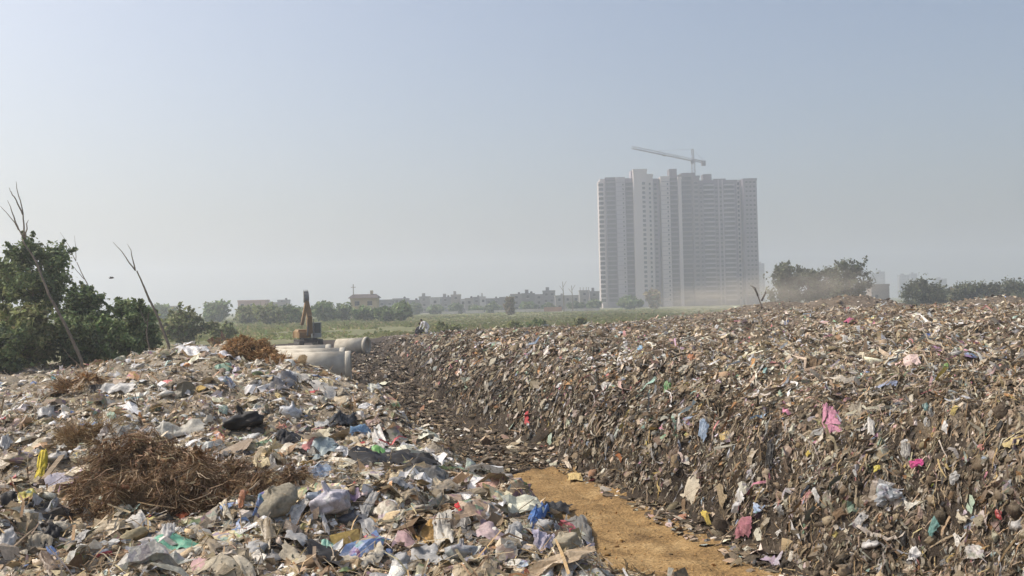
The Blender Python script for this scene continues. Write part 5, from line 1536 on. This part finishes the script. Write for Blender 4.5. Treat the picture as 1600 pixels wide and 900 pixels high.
# middle block, still being built
T2 = Tower("tower_block", "middle tower block of raw concrete carrying the crane", 1062, 2)
w = T2.wing(1033, 1047, 276, 0.0, 22, M_TWB); T2.balconies(w, 1033.3, 1046.7, .16, 0, mat=M_TWM); T2.windows(w, 1043.5, .9, 1.2)
w = T2.wing(1047, 1060, 274, 1.8, 20, M_TWM); T2.balconies(w, 1047.6, 1059.4, 1.2, .9, mat=M_TWM, recess=M_VOID)
T2.wing(1049, 1061, 261, 6.0, 8, M_RAW, False)
w = T2.wing(1060, 1065, 277, -.6, 20, M_TWB)
w = T2.wing(1065, 1082, 271, 1.4, 20, M_RAW); T2.balconies(w, 1065.6, 1081, 1.0, .9, mat=M_RAW, recess=M_VOID)
w = T2.wing(1082, 1094, 275, 0.4, 20, M_RAW); T2.windows(w, 1088, 2.2, 1.8)
T2.wing(1070, 1090, 267, 7.0, 9, M_RAW, False)
# right block
T3 = Tower("tower_block", "right tower block with gridded bays and a darker end wing", 1140, 4)
w = T3.wing(1094, 1154, 281, 2.0, 22, M_TWM); T3.balconies(w, 1101, 1118, 1.2, 1.0, mat=M_TW, recess=M_VOID); T3.balconies(w, 1133, 1150, 1.2, 1.0, mat=M_TW, recess=M_VOID)
for q in (1121.5, 1128.5): T3.windows(w, q, 1.5, 1.6)
for q in (1097.5,): T3.windows(w, q, 1.2, 1.6)
T3.wing(1124.2, 1126, 279.5, .9, 10, M_TW, False)
T3.wing(1130.5, 1132.2, 279.5, .9, 10, M_TW, False)
T3.wing(1105, 1118, 268, 8.0, 8, M_RAW, False); T3.wing(1122, 1141, 275, 9.0, 8, M_RAW, False)
w = T3.wing(1155, 1163, 279, 6.5, 16, M_TWB); T3.windows(w, 1159, 1.3, 1.6)  # sunlit left-facing strip, its brightness put into the cream
w = T3.wing(1163, 1184, 279, -1.0, 26, M_TWM); 
for q in (1168, 1174, 1180): T3.windows(w, q, 1.3, 1.5)

# tower crane
M_CRANE = mat_plain("crane_steel", (.22, .20, .19), .7, .1, .3)
def crane():
    top = at(1083, 250, DT + 14)
    base_z = TZ(268, 1080) - 1.5
    p = np.array([top[0], DT + 14, base_z])
    root = empty("tower_crane", p)
    tag(root, "tower crane with long lattice jib on the middle tower block", "crane")
    def lattice(mb, a, b, s, n, tri=False):
        a = np.array(a, float); b = np.array(b, float)
        d = (b - a) / np.linalg.norm(b - a)
        up = np.array([0, 0, 1.0]) if abs(d[2]) < .9 else np.array([0, 1.0, 0])
        r = np.cross(d, up); r /= np.linalg.norm(r); u = np.cross(r, d)
        offs = [(-1, -1), (1, -1), (1, 1), (-1, 1)] if not tri else [(-1, -1), (1, -1), (0, 1)]
        ch = [[a + (b - a) * k / n + r * o[0] * s / 2 + u * o[1] * s / 2 for k in range(n + 1)] for o in offs]
        for c in ch: mb.bar(c[0], c[-1], .22)
        for k in range(n):
            for i in range(len(ch)):
                j = (i + 1) % len(ch)
                mb.bar(ch[i][k], ch[j][k + 1], .12); mb.bar(ch[i][k + 1], ch[j][k + 1], .10)
    zt = top[2] - base_z
    mb = MB(); lattice(mb, (0, 0, 0), (0, 0, zt), 2.0, 4); mb.build("mast", M_CRANE, root)
    peak = at(1080, 233, DT + 14)[2] - base_z
    mb = MB(); lattice(mb, (0, 0, zt), (-.3, 0, peak), 1.1, 4); mb.build("peak", M_CRANE, root)
    tip = at(988, 233.5, 578) - p; tip[2] = zt + .3
    dirj = np.array([tip[0], tip[1], 0]); dirj /= np.linalg.norm(dirj)
    mb = MB(); lattice(mb, (0, 0, zt), tip, 1.5, 26, True); jib = mb.build("jib", M_CRANE, root)
    cj = -dirj * 15.0 + np.array([0, 0, zt])
    mb = MB(); lattice(mb, (0, 0, zt), cj, 1.2, 5); mb.build("counter_jib", M_CRANE, root)
    e = -dirj * 13.6 + np.array([0, 0, zt - 1.0])
    mb = MB(); mb.box(e[0] - 1.3, e[0] + 1.3, e[1] - 1.3, e[1] + 1.3, e[2] - 1.4, e[2] + 1.8); mb.build("counterweight", M_RAW, root)
    mb = MB(); mb.box(-1.9, -.2, -2.8, -1.1, zt - 2.6, zt - .3); mb.build("cab", M_CRANE, root)
    pk = np.array([-.3, 0, peak])
    mb = MB(); mb.bar(pk, tip * np.array([.62, .62, 1]) + np.array([0, 0, .8]), .10); mb.build("tie_rod", M_CRANE, root)
    mb = MB(); mb.bar(pk, cj + np.array([0, 0, .6]), .10); mb.build("tie_rod", M_CRANE, root)
    t2 = tip * np.array([.5, .5, 1]) + np.array([0, 0, -1.0])
    mb = MB(); mb.box(t2[0] - .9, t2[0] + .9, t2[1] - .9, t2[1] + .9, t2[2] - .5, t2[2] + .3); mb.build("trolley", M_CRANE, jib)
crane()

# ------------------------------------------------------------------ low houses at the field's far edge
H_COLS = [(.36, .345, .33), (.27, .26, .255), (.20, .195, .21), (.40, .37, .33), (.31, .27, .245), (.50, .49, .485), (.24, .225, .23)]
HM = [mat_plain("house_plaster", c, .9, .15, .25, dirt=tuple(np.array(c) * .6), dirt_amt=.6) for c in H_COLS]
M_PINK = mat_plain("pink_plaster", (.48, .33, .28), .9, .1, .2)
M_TANW = mat_plain("tan_plaster", (.50, .40, .25), .9, .1, .2, dirt=(.33, .27, .18), dirt_amt=.5)
M_ROOF = mat_plain("dark_roof", (.09, .072, .068), .9, .15, .3)
M_TANK = mat_plain("tank_plastic", (.05, .05, .055), .6, .1, 1)
M_DOOR = mat_plain("shutter", (.16, .15, .15), .7, .2, 1)
hrng = np.random.default_rng(31)
def house(px0, px1, ytop, ybase, depth, mat, label, storeys=None, extras=(), group="low houses beyond the field", ww=1.3):
    a = at((px0 + px1) / 2, ybase, depth)
    root = empty("house", (a[0], depth, -.2))
    tag(root, label, "house", group)
    W = (px1 - px0) * depth / FPX / 2
    Hh = at((px0 + px1) / 2, ytop, depth)[2] + .2
    D = max(6.0, W)
    wall = MB().box(-W, W, 0, D, 0, Hh).build("wall", mat, root)
    rp = MB()
    rp.box(-W - .15, W + .15, -.15, 0, Hh - .25, Hh + .6); rp.box(-W - .15, -W, 0, D, Hh - .25, Hh + .6); rp.box(W, W + .15, 0, D, Hh - .25, Hh + .6)
    rp.build("parapet", mat, wall)
    st = storeys or max(1, int(round(Hh / 3.2))); fh = Hh / st
    nx = max(1, int(W * 2 / 3.2))
    wm = window_mesh(round(ww, 1), 1.4)
    for i in range(st):
        for j in range(nx):
            if hrng.uniform() < .15: continue
            x = -W + (j + .5) * 2 * W / nx + hrng.normal(0, .15)
            link("window", wm, root, (x, -.005, i * fh + fh * .35))
        if i and hrng.uniform() < .6:
            MB().box(-W * .9, W * .2, -1.0, -.02, i * fh - .1, i * fh + .12).build("balcony", mat, root)
    d = MB(); d.box(-.5, .5, -.04, .05, 0, 2.1); d.build("door", M_DOOR, root, loc=(W * .5, 0, .05))
    for e in extras:
        if e == "stair": MB().box(-W * .5, W * .05, 2, D * .7, Hh, Hh + 2.4).build("stair_head", mat, root)
        if e == "tank":
            t = MB(); t.tube([(W * .5, 2, Hh), (W * .5, 2, Hh + 1.3), (W * .5, 2, Hh + 1.5)], [.6, .6, .2], 12); t.build("water_tank", M_TANK, root)
        if e == "mast":
            t = MB(); t.bar((-W * .8, 1, Hh), (-W * .8, 1, Hh + 5), .25); t.bar((-W * .8 - .8, 1, Hh + 4), (-W * .8 + .8, 1, Hh + 4), .18); t.build("aerial", M_CRANE, root)
        if e == "posts":
            for sx in (-.8, -.2, .4, .85):
                MB().bar((W * sx, 1, Hh), (W * sx, 1, Hh + 2.2), .3).build("column_stub", mat, root)
        if e == "roof":
            t = MB(); t.add([(-W - .8, -.9, Hh + .3), (W + .8, -.9, Hh + .3), (W + .8, D + .5, Hh + .3), (-W - .8, D + .5, Hh + .3), (-W * .9, D * .4, Hh + 1.6), (W * .9, D * .4, Hh + 1.6)],
                            q=[(0, 1, 5, 4), (2, 3, 4, 5), (0, 3, 2, 1)], t=[(1, 2, 5), (3, 0, 4)]); t.build("roof", M_ROOF, root)
            MB().box(W * .45, W * .65, 2, 3, Hh + .3, Hh + 2.8).build("chimney", mat, root)
    return root
rows_ = [(636, 655, 468, 2, "pale house at the left end of the row", ("tank",)), (655, 672, 465, 1, "grey-brown house second in the row beside the tree line", ("stair",)),
         (672, 688, 466, 5, "whitish house left of the broad grey house", ()), (688, 705, 464, 2, "broad grey house with a rooftop tank", ("tank", "stair")), (705, 720, 461, 4, "brownish house with a stair head left of the white house", ("stair",)),
         (720, 727, 466, 5, "narrow bright white house in the row", ()), (727, 740, 466, 0, "plain house right of the narrow white house", ("tank",)), (740, 750, 464, 2, "dark slim house with roof tank in mid-row", ("tank",)),
         (750, 759, 463, 5, "slim white house with stair head in mid-row", ("stair",)), (759, 781, 467, 2, "long grey house left of the lone brown tree", ("tank",)), (781, 798, 464, 6, "grey house behind the lone brown tree", ()),
         (798, 816, 461, 1, "mid-grey house just right of the lone brown tree", ("tank",)), (816, 836, 459, 2, "tall grey house with a dark tank on its stair head", ("stair", "tank")), (836, 849, 462, 6, "low house between the two tall grey houses", ()),
         (849, 868, 456, 2, "tallest dark grey house in the row", ("stair",)), (868, 882, 461, 0, "house left of the bare poles", ("tank",)), (882, 906, 460, 3, "wide cream house behind the bare poles", ()),
         (906, 922, 453, 0, "unfinished house with column stubs near the towers", ("posts",)), (922, 937, 455, 6, "last house of the row against the left tower", ("stair",))]
for i, (a, b, yt, c, lab, ex) in enumerate(rows_):
    house(a, b, yt + hrng.uniform(-1, 3), 487, 500 + hrng.uniform(-15, 50), HM[c], lab, extras=ex)
house(372, 416, 471, 492, 420, M_PINK, "long pinkish building above the far trees at left", 2)
house(418, 447, 474, 492, 470, HM[4], "greyish house right of the long pinkish building", 2, ("tank",))
house(434, 450, 470, 490, 520, HM[2], "blue-grey house with a tank behind the excavator's left", 3, ("tank",))
house(548, 589, 467, 490, 330, M_TANW, "tan two-storey house with overhanging dark roof and aerial", 2, ("roof", "mast"), ww=1.6)
house(592, 614, 470, 489, 480, HM[2], "grey house just right of the tan house", 2)
house(614, 638, 468, 489, 500, HM[6], "dim grey house at the end of the tree line", 3, ("tank",))
house(250, 275, 480, 494, 480, HM[3], "pale low house far left above the olive shrub", 2)
# hazy blocks on the skyline
def block(px0, px1, ytop, ybase, depth, label):
    return house(px0, px1, ytop, ybase, depth, HM[2], label, max(4, int((ybase - ytop) * depth / FPX / 3.2)), ("stair",), "faint apartment blocks on the skyline", 1.8)
block(1186, 1196, 412, 470, 1150, "faint tall block just right of the towers")
block(1362, 1372, 428, 466, 1250, "faint block right of the dusty tree clump")
block(1372, 1384, 425, 466, 1300, "faint taller block right of the dusty tree clump")
block(1406, 1422, 430, 464, 1300, "faint block left of the rounded tree")
block(1424, 1434, 428, 464, 1350, "faint block behind the rounded tree")
block(1462, 1480, 436, 463, 1300, "faint block between the rounded and low trees")
house(1362, 1390, 446, 466, 420, HM[4], "low grey shed right of the dusty tree clump", 1, group="sheds behind the right mound")

# boundary wall pieces and poles along the far side of the field
M_BW = mat_plain("boundary_plaster", (.62, .58, .52), .9, .15, .3, dirt=(.4, .34, .28), dirt_amt=.6)
M_BR = mat_plain("brick_red", (.42, .22, .13), .9, .15, .3)
for a, b, h_, mt, lab in ((690, 716, 1.1, M_BW, "low white wall left of the row's middle"), (728, 756, 1.3, M_BW, "low white wall before the narrow white house"), (772, 794, 1.2, M_BW, "low pale wall left of the lone brown tree"),
                          (800, 850, 1.3, M_BW, "long pale wall right of the lone brown tree"), (850, 878, 2.0, M_BR, "orange brick wall in the field's far edge"), (880, 938, 1.0, M_BW, "thin pale wall running towards the towers")):
    x0 = at(a, 488, 440)[0]; x1 = at(b, 488, 440)[0]
    mb = MB(); mb.box(0, x1 - x0, 0, .3, 0, h_)
    o = mb.build("boundary_wall", mt, loc=(x0, 440, -.2))
    mb = MB(); mb.box(-.1, x1 - x0 + .1, -.08, .38, h_, h_ + .15); mb.build("coping", mt, o)
    tag(o, lab, "wall", "walls along the field's far edge")
for px, yt, lab in ((879, 440, "bare leaning pole left of the unfinished house"), (893, 446, "shorter bare pole beside the leaning pole")):
    a = at(px + 2, 487, 430); b = at(px, yt, 430); a[2] = -.2
    mb = MB(); mb.tube([(0, 0, 0), (b - a) * .5 + np.array([.15, 0, 0]), b - a], [.28, .22, .1], 7)
    mb.bar((b - a) * .8, (b - a) * .95 + np.array([1.6, 0, .8]), .15); mb.bar((b - a) * .7, (b - a) * .8 + np.array([-1.4, 0, .9]), .15)
    tag(mb.build("bare_pole", M_BARK, loc=a), lab, "pole", "bare poles before the houses")

# ------------------------------------------------------------------ drifting dust
def mat_dust(name, density, col):
    m, n, l, b = new_mat(name); n.remove(b)
    v = n.new("ShaderNodeVolumePrincipled"); v.inputs["Color"].default_value = (*col, 1)
    tc = n.new("ShaderNodeTexCoord")
    ln = n.new("ShaderNodeVectorMath"); ln.operation = 'LENGTH'; l.new(tc.outputs["Object"], ln.inputs[0])
    r = n.new("ShaderNodeMapRange"); r.interpolation_type = 'SMOOTHSTEP'
    r.inputs["From Min"].default_value = .1; r.inputs["From Max"].default_value = 1.0; r.inputs["To Min"].default_value = 1; r.inputs["To Max"].default_value = 0
    l.new(ln.outputs["Value"], r.inputs["Value"])
    nz = n.new("ShaderNodeTexNoise"); nz.inputs["Scale"].default_value = 2.2; nz.inputs["Detail"].default_value = 3
    l.new(tc.outputs["Object"], nz.inputs["Vector"])
    r2 = n.new("ShaderNodeMapRange"); r2.inputs["From Min"].default_value = .36; r2.inputs["From Max"].default_value = .66
    l.new(nz.outputs["Fac"], r2.inputs["Value"])
    mu = n.new("ShaderNodeMath"); mu.operation = 'MULTIPLY'; l.new(r.outputs[0], mu.inputs[0]); l.new(r2.outputs[0], mu.inputs[1])
    mu2 = n.new("ShaderNodeMath"); mu2.operation = 'MULTIPLY'; l.new(mu.outputs[0], mu2.inputs[0]); mu2.inputs[1].default_value = density
    l.new(mu2.outputs[0], v.inputs["Density"])
    l.new(v.outputs[0], n["Material Output"].inputs["Volume"])
    return m
M_DUST = mat_dust("dust", .052, (.93, .84, .73))
for px, py, d, rx, ry, rz, lab in ((1162, 462, 175, 12, 12, 6.0, "pale dust cloud drifting before the right tower's foot"), (1275, 452, 150, 14, 10, 5.0, "pale dust drifting before the dusty tree clump"),
                                   (1085, 467, 190, 12, 12, 4.0, "thin dust before the middle tower's foot")):
    v, q, t = ball(20, 14)
    c = at(px, py, d)
    o = link("dust_cloud", mesh_from("dust_cloud", v, [q, t], mats=[M_DUST]), loc=c)
    o.scale = (rx, ry, rz)
    tag(o, kind="stuff")
